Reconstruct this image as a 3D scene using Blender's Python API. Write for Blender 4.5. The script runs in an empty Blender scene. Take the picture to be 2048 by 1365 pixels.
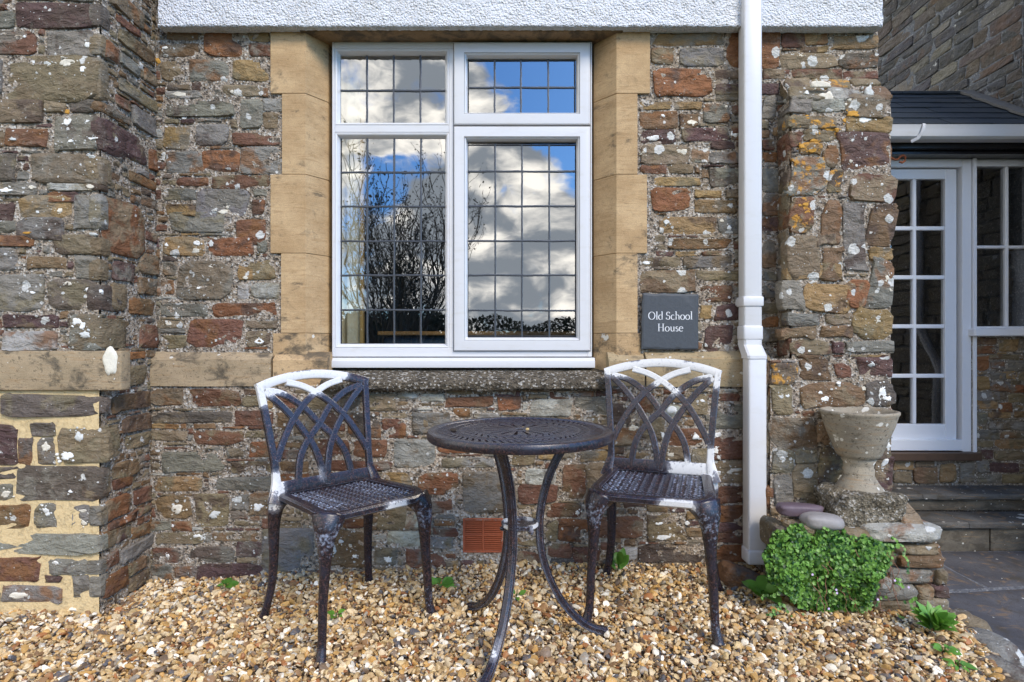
import bpy, bmesh, math, random
import numpy as np
from mathutils import Vector, Matrix

# ------------------------------------------------------------------ camera, sky, sun, exposure
S = bpy.context.scene
F, CX, CY, EYE = 1173.0, 1024.0, 682.5, 0.975      # focal length (photo px), principal point, eye height
cam_data = bpy.data.cameras.new('camera')
cam_data.sensor_width = 36.0
cam_data.lens = 36.0 * F / 2048.0
cam_data.clip_start, cam_data.clip_end = 0.05, 2000.0
cam = bpy.data.objects.new('camera', cam_data)
cam.location = (0, 0, EYE)
cam.rotation_euler = (math.radians(90), 0, 0)
S.collection.objects.link(cam)
S.camera = cam

SUN_EL, SUN_AZ = math.radians(40), math.radians(33)      # sun behind the camera, to the right
sun_dir = Vector((math.sin(SUN_AZ) * math.cos(SUN_EL), -math.cos(SUN_AZ) * math.cos(SUN_EL), math.sin(SUN_EL)))

world = bpy.data.worlds.new('World')
S.world = world
world.use_nodes = True


class NT:
    """small helper to write node trees"""
    def __init__(s, tree):
        s.t = tree
        s.t.nodes.clear()

    def n(s, kind, ins=None, **kw):
        nd = s.t.nodes.new(kind)
        for k, v in kw.items():
            setattr(nd, k, v)
        for k, v in (ins or {}).items():
            sk = nd.inputs[k]
            if isinstance(v, bpy.types.NodeSocket):
                s.t.links.new(v, sk)
            elif isinstance(v, bpy.types.Node):
                s.t.links.new(v.outputs[0], sk)
            else:
                sk.default_value = v
        return nd

    def math(s, op, a, b=0.0, clamp=False):
        return s.n('ShaderNodeMath', {0: a, 1: b}, operation=op, use_clamp=clamp).outputs[0]

    def ss(s, v, lo, hi):
        return s.n('ShaderNodeMapRange', {0: v, 1: lo, 2: hi, 3: 0.0, 4: 1.0}, interpolation_type='SMOOTHSTEP').outputs[0]

    def mix(s, f, a, b, mode='MIX'):
        nd = s.t.nodes.new('ShaderNodeMix')
        nd.data_type = 'RGBA'
        nd.blend_type = mode
        nd.clamp_factor = True
        for sock, v in ((nd.inputs[0], f), (nd.inputs[6], a), (nd.inputs[7], b)):
            if isinstance(v, bpy.types.NodeSocket):
                s.t.links.new(v, sock)
            elif isinstance(v, (int, float)):
                sock.default_value = v if sock.type == 'VALUE' else (v, v, v, 1)
            else:
                sock.default_value = (*v[:3], 1)
        return nd.outputs[2]

    def noise(s, vec, scale, detail=3.0, rough=0.55, dist=0.0):
        ins = {'Scale': scale, 'Detail': detail, 'Roughness': rough, 'Distortion': dist}
        if vec is not None:
            ins['Vector'] = vec
        return s.n('ShaderNodeTexNoise', ins).outputs[0]

    def vmul(s, vec, xyz):
        return s.n('ShaderNodeVectorMath', {0: vec, 1: xyz}, operation='MULTIPLY').outputs[0]

    def vadd(s, vec, xyz):
        return s.n('ShaderNodeVectorMath', {0: vec, 1: xyz}, operation='ADD').outputs[0]


def build_world():
    N = NT(world.node_tree)
    sky = N.n('ShaderNodeTexSky', sky_type='NISHITA', sun_disc=False, sun_elevation=SUN_EL,
              sun_rotation=math.atan2(sun_dir.x, sun_dir.y), air_density=1.0, dust_density=0.6, ozone_density=1.6)
    skyc = N.mix(1.0, sky.outputs[0], (0.050, 0.092, 0.145), 'MULTIPLY')
    g = N.n('ShaderNodeTexCoord').outputs['Generated']
    sep = N.n('ShaderNodeSeparateXYZ', {0: g})
    x, y, z = sep.outputs
    # broken cloud deck: a bank on one side of the sky south of the house, thinning to blue
    den = N.math('MAXIMUM', N.math('MULTIPLY', y, -1.0), 0.25)
    u = N.math('DIVIDE', x, den)
    v = N.math('DIVIDE', z, den)
    edge = N.math('ADD', -0.095, N.math('MULTIPLY', N.math('SUBTRACT', 0.50, v), 0.74))
    side = N.math('SUBTRACT', edge, u)                      # > 0 inside the bank
    side = N.math('MULTIPLY', side, 4.2)
    side = N.math('MINIMUM', N.math('MAXIMUM', side, -0.37), 0.10)
    nz = N.noise(N.vmul(g, (1.0, 1.0, 1.5)), 7.5, 8.0, 0.56, 0.3)
    nbig = N.noise(g, 2.1, 3.0, 0.5)
    dens = N.math('ADD', N.math('ADD', nz, N.math('MULTIPLY', N.math('SUBTRACT', nbig, 0.5), 0.5)), side)
    mask = N.ss(dens, 0.40, 0.53)
    shade = N.noise(N.vadd(N.vmul(g, (1.0, 1.0, 1.9)), (3.1, 0.4, 1.27)), 8.5, 6.0, 0.55, 0.3)
    cl = N.mix(N.ss(shade, 0.43, 0.66), (0.35, 0.395, 0.45), (1.7, 1.62, 1.48))
    col = N.mix(mask, skyc, cl)
    # below the horizon the sky meets the ground haze
    col = N.mix(N.ss(z, -0.02, 0.0), (0.25, 0.25, 0.22), col)
    bg = N.n('ShaderNodeBackground', {0: col, 1: 1.0})
    N.n('ShaderNodeOutputWorld', {0: bg.outputs[0]})


build_world()

sun_data = bpy.data.lights.new('sun', 'SUN')
sun_data.energy = 1.5
sun_data.angle = math.radians(22)
sun_data.color = (1.0, 0.85, 0.65)
sun = bpy.data.objects.new('sun', sun_data)
sun.rotation_euler = sun_dir.to_track_quat('Z', 'Y').to_euler()
sun.location = sun_dir * 30
S.collection.objects.link(sun)

vs = S.view_settings
vs.view_transform, vs.look, vs.exposure, vs.gamma = 'Standard', 'None', 1.2, 1.0
vs.use_curve_mapping = False

# ------------------------------------------------------------------ small helpers
COL = S.collection
WL = {}                                   # world location of every Empty / part, for parenting


def X(px, d): return (px - CX) * d / F
def Z(py, d): return EYE + (CY - py) * d / F


def thing(name, label, cat, loc=(0, 0, 0), group=None, kind=None):
    o = bpy.data.objects.new(name, None)
    o.empty_display_size = 0.05
    COL.objects.link(o)
    o.location = loc
    WL[o] = Vector(loc)
    tag(o, label, cat, group, kind or 'thing')
    return o


def tag(o, label=None, cat=None, group=None, kind=None):
    if label: o['label'] = label
    if cat: o['category'] = cat
    if group: o['group'] = group
    if kind: o['kind'] = kind
    return o


_rng = np.random.RandomState(11)
_TAB = _rng.rand(4096)


def _h(ix, iy, iz):
    return _TAB[(ix * 73 + iy * 1031 + iz * 2897 + (ix * iy) % 991 * 7) & 4095]


def vnoise(x, y, z=0.0):
    """value noise, arrays in, about -1..1 out"""
    x, y, z = np.broadcast_arrays(np.asarray(x, float), np.asarray(y, float), np.asarray(z, float))
    xi, yi, zi = np.floor(x).astype(int), np.floor(y).astype(int), np.floor(z).astype(int)
    fx, fy, fz = x - xi, y - yi, z - zi
    fx, fy, fz = (f * f * (3 - 2 * f) for f in (fx, fy, fz))
    r = 0
    for dx in (0, 1):
        for dy in (0, 1):
            for dz in (0, 1):
                w = (fx if dx else 1 - fx) * (fy if dy else 1 - fy) * (fz if dz else 1 - fz)
                r = r + w * _h(xi + dx, yi + dy, zi + dz)
    return r * 2 - 1


def fbm(x, y, z=0.0, o=3):
    r, a, k = 0, 1.0, 1.0
    for i in range(o):
        r = r + a * vnoise(np.asarray(x) * k + 17 * i, np.asarray(y) * k + 5 * i, np.asarray(z) * k)
        a *= 0.5
        k *= 2.03
    return r / 1.75


class MB:
    """collects vertices and faces; build() links them as one mesh object"""
    def __init__(s):
        s.v, s.f, s.att = [], [], {}

    def add(s, verts, faces):
        b = len(s.v)
        s.v.extend([tuple(p) for p in verts])
        s.f.extend([tuple(b + i for i in f) for f in faces])
        return s

    def box(s, lo, hi, bev=0.0, seg=1, M=None):
        lo, hi = [min(a, b) for a, b in zip(lo, hi)], [max(a, b) for a, b in zip(lo, hi)]
        bm = bmesh.new()
        bmesh.ops.create_cube(bm, size=1)
        for q in bm.verts:
            q.co = Vector([lo[i] + (q.co[i] + 0.5) * (hi[i] - lo[i]) for i in range(3)])
        if bev:
            bmesh.ops.bevel(bm, geom=bm.edges[:], offset=bev, segments=seg, affect='EDGES', profile=0.5)
        bm.verts.index_update()
        s.add([M @ q.co if M else q.co for q in bm.verts], [[q.index for q in f.verts] for f in bm.faces])
        bm.free()
        return s

    def prism(s, poly, f0, f1, cap=True):
        """poly: 2D list; f0 / f1 map a 2D point to the two ends"""
        n = len(poly)
        vs_ = [f0(*p) for p in poly] + [f1(*p) for p in poly]
        fs = [(i, (i + 1) % n, n + (i + 1) % n, n + i) for i in range(n)]
        if cap:
            fs += [tuple(range(n))[::-1], tuple(range(n, 2 * n))]
        return s.add(vs_, fs)

    def lathe(s, prof, c, n=32, jit=None):
        vs_, fs = [], []
        m = len(prof)
        for i in range(n):
            t = 2 * math.pi * i / n
            for (r, z) in prof:
                rr = r * (1 + (jit(t, z) if jit else 0))
                vs_.append((c[0] + rr * math.cos(t), c[1] + rr * math.sin(t), c[2] + z))
        for i in range(n):
            j = (i + 1) % n
            for k in range(m - 1):
                fs.append((i * m + k, j * m + k, j * m + k + 1, i * m + k + 1))
        return s.add(vs_, fs)

    def sweep(s, pts, nrm, hw, ht, ch=0.3, closed=False, caps=True):
        """chamfered rectangular bar along pts; nrm = direction of thickness (one or per point)"""
        n = len(pts)
        pts = [Vector(p) for p in pts]
        vs_ = []
        for i, p in enumerate(pts):
            a = pts[(i - 1) % n] if (closed or i) else p
            b = pts[(i + 1) % n] if (closed or i < n - 1) else p
            t = (b - a).normalized()
            nn = Vector(nrm[i] if isinstance(nrm, list) else nrm)
            nn = (nn - t * nn.dot(t)).normalized()
            sd = t.cross(nn)
            w = hw[i] if isinstance(hw, (list, tuple)) else hw
            h = ht[i] if isinstance(ht, (list, tuple)) else ht
            k = 1 - ch
            for (q, r) in ((1, k), (k, 1), (-k, 1), (-1, k), (-1, -k), (-k, -1), (k, -1), (1, -k)):
                vs_.append(p + sd * (q * w) + nn * (r * h))
        fs = []
        for i in range(n if closed else n - 1):
            j = (i + 1) % n
            for k in range(8):
                fs.append((i * 8 + k, i * 8 + (k + 1) % 8, j * 8 + (k + 1) % 8, j * 8 + k))
        if caps and not closed:
            fs += [tuple(range(8))[::-1], tuple(range((n - 1) * 8, n * 8))]
        return s.add(vs_, fs)

    def tube(s, pts, rad, n=6):
        pts = [Vector(p) for p in pts]
        m = len(pts)
        ref = Vector((0.13, 0.31, 0.94))
        vs_ = []
        for i, p in enumerate(pts):
            t = (pts[min(i + 1, m - 1)] - pts[max(i - 1, 0)]).normalized()
            a = t.cross(ref if abs(t.dot(ref)) < 0.95 else Vector((1, 0, 0))).normalized()
            b = t.cross(a)
            r = rad[i] if isinstance(rad, (list, tuple)) else rad
            for k in range(n):
                q = 2 * math.pi * k / n
                vs_.append(p + a * (r * math.cos(q)) + b * (r * math.sin(q)))
        fs = [(i * n + k, i * n + (k + 1) % n, (i + 1) * n + (k + 1) % n, (i + 1) * n + k) for i in range(m - 1) for k in range(n)]
        fs += [tuple(range(n))[::-1], tuple(range((m - 1) * n, m * n))]
        return s.add(vs_, fs)

    def build(s, name, mat, parent=None, smooth=True, sharp=35, local=False, col=None):
        base = WL.get(parent, Vector((0, 0, 0))) if not local else Vector((0, 0, 0))
        arr = np.array(s.v, dtype=float)
        c = Vector((arr.min(0) + arr.max(0)) / 2)
        me = bpy.data.meshes.new(name)
        me.from_pydata((arr - np.array(c)).tolist(), [], s.f)
        bm = bmesh.new()
        bm.from_mesh(me)
        bmesh.ops.recalc_face_normals(bm, faces=bm.faces[:])
        bm.to_mesh(me)
        bm.free()
        for k, (vals, typ) in s.att.items():
            at = me.attributes.new(k, typ, 'POINT')
            flat = np.array(vals, dtype=np.float32).ravel()
            at.data.foreach_set('color' if typ == 'FLOAT_COLOR' else 'value', flat)
        if smooth:
            me.polygons.foreach_set('use_smooth', [True] * len(me.polygons))
            if sharp:
                me.set_sharp_from_angle(angle=math.radians(sharp))
        if mat: me.materials.append(mat)
        o = bpy.data.objects.new(name, me)
        COL.objects.link(o)
        o.location = c - base
        WL[o] = c.copy()
        if parent: o.parent = parent
        if col: o.color = col
        return o


def rockbox(c, size, rnd=0.35, amp=0.08, seed=0, sub=3, M=None):
    """rounded irregular block as (verts, faces)"""
    bm = bmesh.new()
    bmesh.ops.create_cube(bm, size=2)
    bmesh.ops.subdivide_edges(bm, edges=bm.edges[:], cuts=sub, use_grid_fill=True)
    co = np.array([v.co for v in bm.verts])
    nrm = co / np.linalg.norm(co, axis=1)[:, None]
    p = 2 + 6 * (1 - rnd)
    sq = co / (np.sum(np.abs(co) ** p, axis=1) ** (1 / p))[:, None]
    q = sq * (1 + amp * fbm(co[:, 0] * 1.3 + seed * 3.7, co[:, 1] * 1.3 + seed * 1.9, co[:, 2] * 1.3 + seed, 3)[:, None])
    q = q * np.array(size) / 2
    bm.verts.index_update()
    fs = [[v.index for v in f.verts] for f in bm.faces]
    bm.free()
    out = [Vector(r) for r in q]
    if M: out = [M @ r for r in out]
    return [r + Vector(c) for r in out], fs
# ------------------------------------------------------------------ materials
def newmat(name):
    m = bpy.data.materials.new(name)
    m.use_nodes = True
    return m, NT(m.node_tree)


def finish(N, color, rough=0.8, bump=None, bdist=0.004, bstr=0.6, spec=0.35, metal=0.0, normal=None, **kw):
    ins = {'Base Color': color if isinstance(color, bpy.types.NodeSocket) else (*color[:3], 1), 'Roughness': rough,
           'Specular IOR Level': spec, 'Metallic': metal}
    ins.update(kw)
    if bump is not None:
        b = N.n('ShaderNodeBump', {'Strength': bstr, 'Distance': bdist, 'Height': bump})
        ins['Normal'] = b.outputs[0]
    p = N.n('ShaderNodeBsdfPrincipled', ins)
    N.n('ShaderNodeOutputMaterial', {0: p.outputs[0]})


def lichen(N, pos, scale, amount, rmax=0.42, seed=0.0):
    """roundish crusts of uneven size; amount 0..1 = share of cells that carry one"""
    w = N.n('ShaderNodeTexNoise', {'Vector': pos, 'Scale': scale * 2.2, 'Detail': 3.0}).outputs[1]
    wv = N.n('ShaderNodeVectorMath', {0: w, 1: (0.5, 0.5, 0.5)}, operation='SUBTRACT').outputs[0]
    wv = N.n('ShaderNodeVectorMath', {0: wv, 3: 0.55 / scale}, operation='SCALE').outputs[0]
    p2 = N.vadd(N.vadd(pos, wv), (seed, seed * 0.7, seed * 0.3))
    vo = N.n('ShaderNodeTexVoronoi', {'Vector': p2, 'Scale': scale, 'Randomness': 0.9})
    sep = N.n('ShaderNodeSeparateColor', {0: vo.outputs['Color']})
    has = N.math('LESS_THAN', sep.outputs[0], amount)
    rad = N.math('ADD', 0.06, N.math('MULTIPLY', N.math('POWER', sep.outputs[1], 2.0), rmax))
    spot = N.ss(N.math('SUBTRACT', rad, vo.outputs['Distance']), 0.0, 0.045)
    return N.math('MULTIPLY', spot, has)


def mat_stone(name, lic=1.0, mixin=0.8, attr=False):
    m, N = newmat(name)
    pos = N.n('ShaderNodeNewGeometry').outputs['Position']
    oi = N.n('ShaderNodeObjectInfo')
    base, alpha, rnd = oi.outputs['Color'], oi.outputs['Alpha'], oi.outputs['Random']
    if attr:                                   # many small stones in one mesh carry their own colour
        sc_ = N.n('ShaderNodeAttribute', attribute_name='scol')
        base, alpha = sc_.outputs['Color'], sc_.outputs['Alpha']
        rnd = N.n('ShaderNodeAttribute', attribute_name='srnd').outputs['Fac']
    off = N.n('ShaderNodeVectorMath', {0: (13.0, 7.0, 5.0), 3: rnd}, operation='SCALE').outputs[0]
    lp = N.vadd(pos, off)
    patch = N.ss(N.noise(lp, 9.0, 5.0, 0.6, 0.4), 0.47, 0.60)
    ramp = N.n('ShaderNodeValToRGB', {0: rnd})
    cr = ramp.color_ramp
    cr.interpolation = 'CONSTANT'
    stops = [(0.0, (0.22, 0.10, 0.035)), (0.2, (0.20, 0.165, 0.095)), (0.42, (0.20, 0.18, 0.14)), (0.62, (0.085, 0.055, 0.04)),
             (0.78, (0.17, 0.12, 0.065)), (0.9, (0.26, 0.20, 0.12))]
    while len(cr.elements) < len(stops): cr.elements.new(0.5)
    for e, (p, c) in zip(cr.elements, stops):
        e.position, e.color = p, (*c, 1)
    col = N.mix(N.math('MULTIPLY', patch, mixin), base, ramp.outputs[0])
    col = N.n('ShaderNodeHueSaturation', {'Saturation': 1.0, 'Value': 1.0, 'Color': col}).outputs[0]
    streak = N.noise(N.vmul(lp, (16.0, 16.0, 38.0)), 1.0, 5.0, 0.65, 1.6)
    fac_ = N.n('ShaderNodeTexVoronoi', {'Vector': N.vmul(N.vadd(lp, N.n('ShaderNodeVectorMath', {0: N.n('ShaderNodeTexNoise', {'Vector': lp, 'Scale': 20.0, 'Detail': 3.0}).outputs[1], 3: 0.05}, operation='SCALE').outputs[0]), (15.0, 15.0, 27.0)), 'Scale': 1.0}).outputs['Distance']
    fine = N.noise(pos, 210.0, 3.0, 0.7)
    mid = N.noise(lp, 38.0, 4.0, 0.65)
    val = N.math('ADD', 0.26, N.math('ADD', N.math('MULTIPLY', streak, 0.45), N.math('ADD', N.math('MULTIPLY', fine, 0.45), N.math('MULTIPLY', mid, 0.52))))
    col = N.mix(1.0, col, N.n('ShaderNodeCombineColor', {0: val, 1: val, 2: val}).outputs[0], 'MULTIPLY')
    # grime in the joints' lee and pale dusting
    dust = N.ss(N.noise(pos, 26.0, 7.0, 0.8), 0.54, 0.68)
    col = N.mix(N.math('MULTIPLY', dust, 0.45), col, (0.36, 0.33, 0.27))
    dark = N.ss(N.noise(N.vadd(pos, (4, 4, 4)), 45.0, 5.0, 0.75), 0.62, 0.70)
    col = N.mix(N.math('MULTIPLY', dark, 0.6), col, (0.035, 0.03, 0.025))
    clus = N.ss(N.noise(pos, 5.0, 3.0, 0.6), 0.40, 0.62)
    l1 = lichen(N, pos, 19.0, N.math('MULTIPLY', alpha, 0.6 * lic), 0.44)
    l2 = lichen(N, pos, 60.0, N.math('MULTIPLY', N.math('MULTIPLY', alpha, clus), 0.40 * lic), 0.40, 3.3)
    l3 = lichen(N, pos, 150.0, N.math('MULTIPLY', N.math('ADD', 0.02, N.math('MULTIPLY', alpha, 0.28 * lic)), clus), 0.40, 7.3)
    lm = N.math('MAXIMUM', l1, N.math('MAXIMUM', l2, l3))
    lc = N.mix(N.noise(pos, 130.0, 3.0, 0.6), (0.42, 0.42, 0.38), (0.78, 0.77, 0.72))
    col = N.mix(N.math('MULTIPLY', lm, 0.95), col, lc)
    gold = N.n('ShaderNodeAttribute', attribute_type='OBJECT', attribute_name='gold').outputs['Fac']
    gm = N.ss(N.math('ADD', N.noise(pos, 28.0, 6.0, 0.7), N.math('MULTIPLY', gold, 0.22)), 0.60, 0.66)
    gm = N.math('MULTIPLY', gm, N.math('MINIMUM', N.math('MULTIPLY', gold, 3.0), 1.0))
    col = N.mix(gm, col, (0.55, 0.27, 0.04))
    h = N.math('ADD', N.math('MULTIPLY', streak, 0.9), N.math('ADD', N.math('MULTIPLY', mid, 0.55), N.math('MULTIPLY', fine, 0.16)))
    h = N.math('ADD', N.math('ADD', h, N.math('MULTIPLY', fac_, 0.8)), N.math('MULTIPLY', lm, 0.10))
    finish(N, col, 0.72, h, 0.017, 0.95, 0.4)
    return m


def mat_mortar(name, light=(0.53, 0.46, 0.38), dark=(0.04, 0.033, 0.026), mid=(0.30, 0.24, 0.175), bd=0.006, grit=1.0):
    m, N = newmat(name)
    pos = N.n('ShaderNodeNewGeometry').outputs['Position']
    a = N.noise(pos, 110.0, 5.0, 0.78)
    b = N.noise(pos, 14.0, 4.0, 0.6)
    col = N.mix(N.ss(a, 0.38, 0.62), mid, light)
    col = N.mix(N.ss(b, 0.40, 0.66), col, mid)
    vo = N.n('ShaderNodeTexVoronoi', {'Vector': pos, 'Scale': 120.0})
    vs_ = N.n('ShaderNodeSeparateColor', {0: vo.outputs['Color']})
    col = N.mix(N.math('MULTIPLY', N.math('GREATER_THAN', vs_.outputs[0], 0.84), 0.75 * grit), col, (0.58, 0.55, 0.49))
    col = N.mix(N.math('MULTIPLY', N.math('LESS_THAN', vs_.outputs[0], 0.15), 0.7 * grit), col, dark)
    pit = N.ss(N.noise(pos, 55.0, 6.0, 0.8), 0.54, 0.61)
    col = N.mix(N.math('MULTIPLY', pit, 0.85 * grit), col, dark)
    l1 = lichen(N, pos, 48.0, 0.10, 0.34, 1.7)
    col = N.mix(N.math('MULTIPLY', l1, 0.8 * grit), col, (0.68, 0.67, 0.62))
    g = N.math('MULTIPLY', N.ss(N.noise(pos, 9.0, 7.0, 0.75), 0.68, 0.72), 0.8)
    col = N.mix(g, col, (0.45, 0.25, 0.05))
    h = N.math('ADD', N.math('MULTIPLY', a, 0.9), N.math('SUBTRACT', vo.outputs['Distance'], N.math('MULTIPLY', pit, 0.8)))
    finish(N, col, 0.9, h, bd, 1.0, 0.25)
    return m


def mat_sand(name, c1=(0.52, 0.365, 0.200), c2=(0.40, 0.265, 0.135), dirt=0.0, lic=0.0, green=0.0, pit=0.0):
    m, N = newmat(name)
    pos = N.n('ShaderNodeNewGeometry').outputs['Position']
    oi = N.n('ShaderNodeObjectInfo')
    lp = N.vadd(pos, N.n('ShaderNodeVectorMath', {0: (3.0, 5.0, 2.0), 3: oi.outputs['Random']}, operation='SCALE').outputs[0])
    big = N.noise(N.vmul(lp, (4.0, 4.0, 9.0)), 1.0, 4.0, 0.6)
    bed = N.noise(N.vmul(lp, (10.0, 10.0, 90.0)), 1.0, 3.0, 0.6, 1.2)
    fine = N.noise(pos, 260.0, 3.0, 0.7)
    col = N.mix(N.ss(big, 0.3, 0.7), c1, c2)
    col = N.mix(N.math('MULTIPLY', N.ss(bed, 0.53, 0.68), 0.45), col, (0.30, 0.185, 0.085))
    v = N.math('ADD', 0.42, N.math('ADD', N.math('MULTIPLY', fine, 0.72), N.math('MULTIPLY', N.noise(pos, 45.0, 6.0, 0.75), 0.42)))
    col = N.mix(1.0, col, N.n('ShaderNodeCombineColor', {0: v, 1: v, 2: v}).outputs[0], 'MULTIPLY')
    if dirt:
        d = N.ss(N.noise(N.vmul(lp, (7.0, 7.0, 12.0)), 1.0, 6.0, 0.7, 0.5), 0.60 - 0.3 * dirt, 0.76 - 0.3 * dirt)
        col = N.mix(N.math('MULTIPLY', d, 0.85), col, (0.07, 0.06, 0.045))
    if pit:
        d = N.ss(N.noise(pos, 60.0, 6.0, 0.8), 0.55, 0.63)
        col = N.mix(N.math('MULTIPLY', d, pit), col, (0.05, 0.043, 0.032))
    if green:
        d = N.ss(N.noise(pos, 11.0, 6.0, 0.7), 0.5, 0.7)
        col = N.mix(N.math('MULTIPLY', d, green), col, (0.14, 0.12, 0.05))
    if lic:
        l = N.math('MAXIMUM', lichen(N, pos, 14.0, lic, 0.4), lichen(N, pos, 55.0, lic * 0.8, 0.4, 4.1))
        col = N.mix(N.math('MULTIPLY', l, 0.85), col, (0.66, 0.64, 0.57))
    h = N.math('ADD', N.math('MULTIPLY', bed, 0.5), N.math('ADD', N.math('MULTIPLY', fine, 0.35), N.math('MULTIPLY', big, 0.6)))
    finish(N, col, 0.85, h, 0.004, 0.7, 0.25)
    return m


def mat_plain(name, col, rough=0.5, nscale=30.0, var=0.12, bump=0.0, spec=0.4, metal=0.0):
    m, N = newmat(name)
    pos = N.n('ShaderNodeNewGeometry').outputs['Position']
    a = N.noise(pos, nscale, 5.0, 0.65)
    v = N.math('ADD', 1 - var, N.math('MULTIPLY', a, 2 * var))
    c = N.mix(1.0, col, N.n('ShaderNodeCombineColor', {0: v, 1: v, 2: v}).outputs[0], 'MULTIPLY')
    finish(N, c, rough, a if bump else None, 0.004, bump, spec, metal)
    return m


def mat_white(name, col=(0.80, 0.80, 0.80), rough=0.32, grime=0.25):
    m, N = newmat(name)
    pos = N.n('ShaderNodeNewGeometry').outputs['Position']
    a = N.ss(N.noise(N.vmul(pos, (3, 3, 9)), 3.0, 6.0, 0.7), 0.5, 0.8)
    c = N.mix(N.math('MULTIPLY', a, grime), col, (0.50, 0.47, 0.40))
    b = N.ss(N.noise(pos, 60.0, 5.0, 0.8), 0.66, 0.74)
    c = N.mix(N.math('MULTIPLY', b, grime * 0.6), c, (0.40, 0.36, 0.28))
    finish(N, c, rough, N.noise(pos, 45.0, 2.0, 0.5), 0.001, 0.12, 0.5)
    return m


def mat_glass(name, refl, tint=(0.85, 0.88, 0.87), wav=0.0006, wscale=7.0):
    m, N = newmat(name)
    pos = N.n('ShaderNodeNewGeometry').outputs['Position']
    b = N.n('ShaderNodeBump', {'Strength': 1.0, 'Distance': wav, 'Height': N.noise(pos, wscale, 1.5, 0.4)})
    fr = N.n('ShaderNodeFresnel', {'IOR': 1.5, 'Normal': b.outputs[0]})
    fac = N.math('ADD', refl, fr.outputs[0], True)
    tr = N.n('ShaderNodeBsdfTransparent', {0: (*tint, 1)})
    gl = N.n('ShaderNodeBsdfGlossy', {0: (1, 1, 1, 1), 'Roughness': 0.0, 'Normal': b.outputs[0]})
    mx = N.n('ShaderNodeMixShader', {0: fac, 1: tr.outputs[0], 2: gl.outputs[0]})
    N.n('ShaderNodeOutputMaterial', {0: mx.outputs[0]})
    return m


def mat_iron(name, edge=0.6):
    """weathered bronze-black cast metal; the mesh attribute 'wear' > 0 marks where the paint is down to white primer"""
    m, N = newmat(name)
    tc = N.n('ShaderNodeTexCoord').outputs['Object']
    pos = N.n('ShaderNodeNewGeometry').outputs['Position']
    n1 = N.noise(pos, 130.0, 5.0, 0.75)
    n2 = N.noise(pos, 22.0, 5.0, 0.65)
    col = N.mix(N.ss(n1, 0.46, 0.70), (0.012, 0.010, 0.014), (0.095, 0.048, 0.042))
    col = N.mix(N.math('MULTIPLY', N.ss(n2, 0.42, 0.66), 0.65), col, (0.022, 0.024, 0.038))
    dust_glint = N.n('ShaderNodeAttribute', attribute_name='dust_glint').outputs['Fac']
    bl = N.ss(N.math('ADD', N.math('MULTIPLY', N.noise(pos, 70.0, 5.0, 0.7), 1.0), N.math('MULTIPLY', dust_glint, 0.30)), 0.70, 0.95)
    col = N.mix(N.math('MULTIPLY', bl, 0.75), col, (0.36, 0.42, 0.54))  # chalky dust; the same mask paints in blue-grey sheen and glints
    # rubbed arrises go pale, with edge highlights painted in
    bv = N.n('ShaderNodeBevel', {'Radius': 0.0035}, samples=4)
    geo = N.n('ShaderNodeNewGeometry')
    ed = N.n('ShaderNodeVectorMath', {0: bv.outputs[0], 1: geo.outputs['Normal']}, operation='DOT_PRODUCT').outputs['Value']
    ed = N.ss(N.math('ADD', N.math('SUBTRACT', 1.0, ed), N.math('MULTIPLY', N.math('SUBTRACT', N.noise(pos, 35.0, 4.0, 0.7), 0.55), 0.35)), 0.03, 0.16)
    col = N.mix(N.math('MULTIPLY', ed, edge), col, (0.33, 0.37, 0.46))
    wear = N.n('ShaderNodeAttribute', attribute_name='wear').outputs['Fac']
    w = N.ss(N.math('ADD', wear, N.math('MULTIPLY', N.math('SUBTRACT', N.noise(pos, 85.0, 6.0, 0.75), 0.51), 0.040)), -0.001, 0.0015)
    wc = N.mix(N.ss(N.noise(pos, 110.0, 6.0, 0.8), 0.53, 0.72), (0.63, 0.625, 0.61), (0.30, 0.30, 0.31))
    halo = N.ss(N.math('ADD', wear, N.math('MULTIPLY', N.math('SUBTRACT', N.noise(pos, 150.0, 4.0, 0.7), 0.5), 0.03)), -0.016, 0.0)
    col = N.mix(N.math('MULTIPLY', halo, 0.45), col, (0.30, 0.31, 0.35))
    col = N.mix(w, col, wc)
    ro = N.math('ADD', 0.27, N.math('MULTIPLY', w, 0.3))
    finish(N, col, ro, n1, 0.0012, 0.6, 0.55)
    return m


def mat_pebble(name):
    m, N = newmat(name)
    at = N.n('ShaderNodeAttribute', attribute_type='INSTANCER', attribute_name='tint').outputs['Color']
    pos = N.n('ShaderNodeNewGeometry').outputs['Position']
    a = N.noise(pos, 75.0, 4.0, 0.65, 0.5)
    c = N.mix(N.math('MULTIPLY', N.ss(a, 0.50, 0.66), 0.55), at, (0.33, 0.19, 0.08))
    c = N.mix(N.math('MULTIPLY', N.ss(N.noise(N.vadd(pos, (3, 1, 2)), 60.0, 4.0, 0.7), 0.6, 0.7), 0.5), c, (0.72, 0.66, 0.55))
    v = N.math('ADD', 0.7, N.math('MULTIPLY', N.noise(pos, 300.0, 2.0, 0.6), 0.6))
    c = N.mix(1.0, c, N.n('ShaderNodeCombineColor', {0: v, 1: v, 2: v}).outputs[0], 'MULTIPLY')
    finish(N, c, 0.55, a, 0.002, 0.4, 0.4)
    return m


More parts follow.
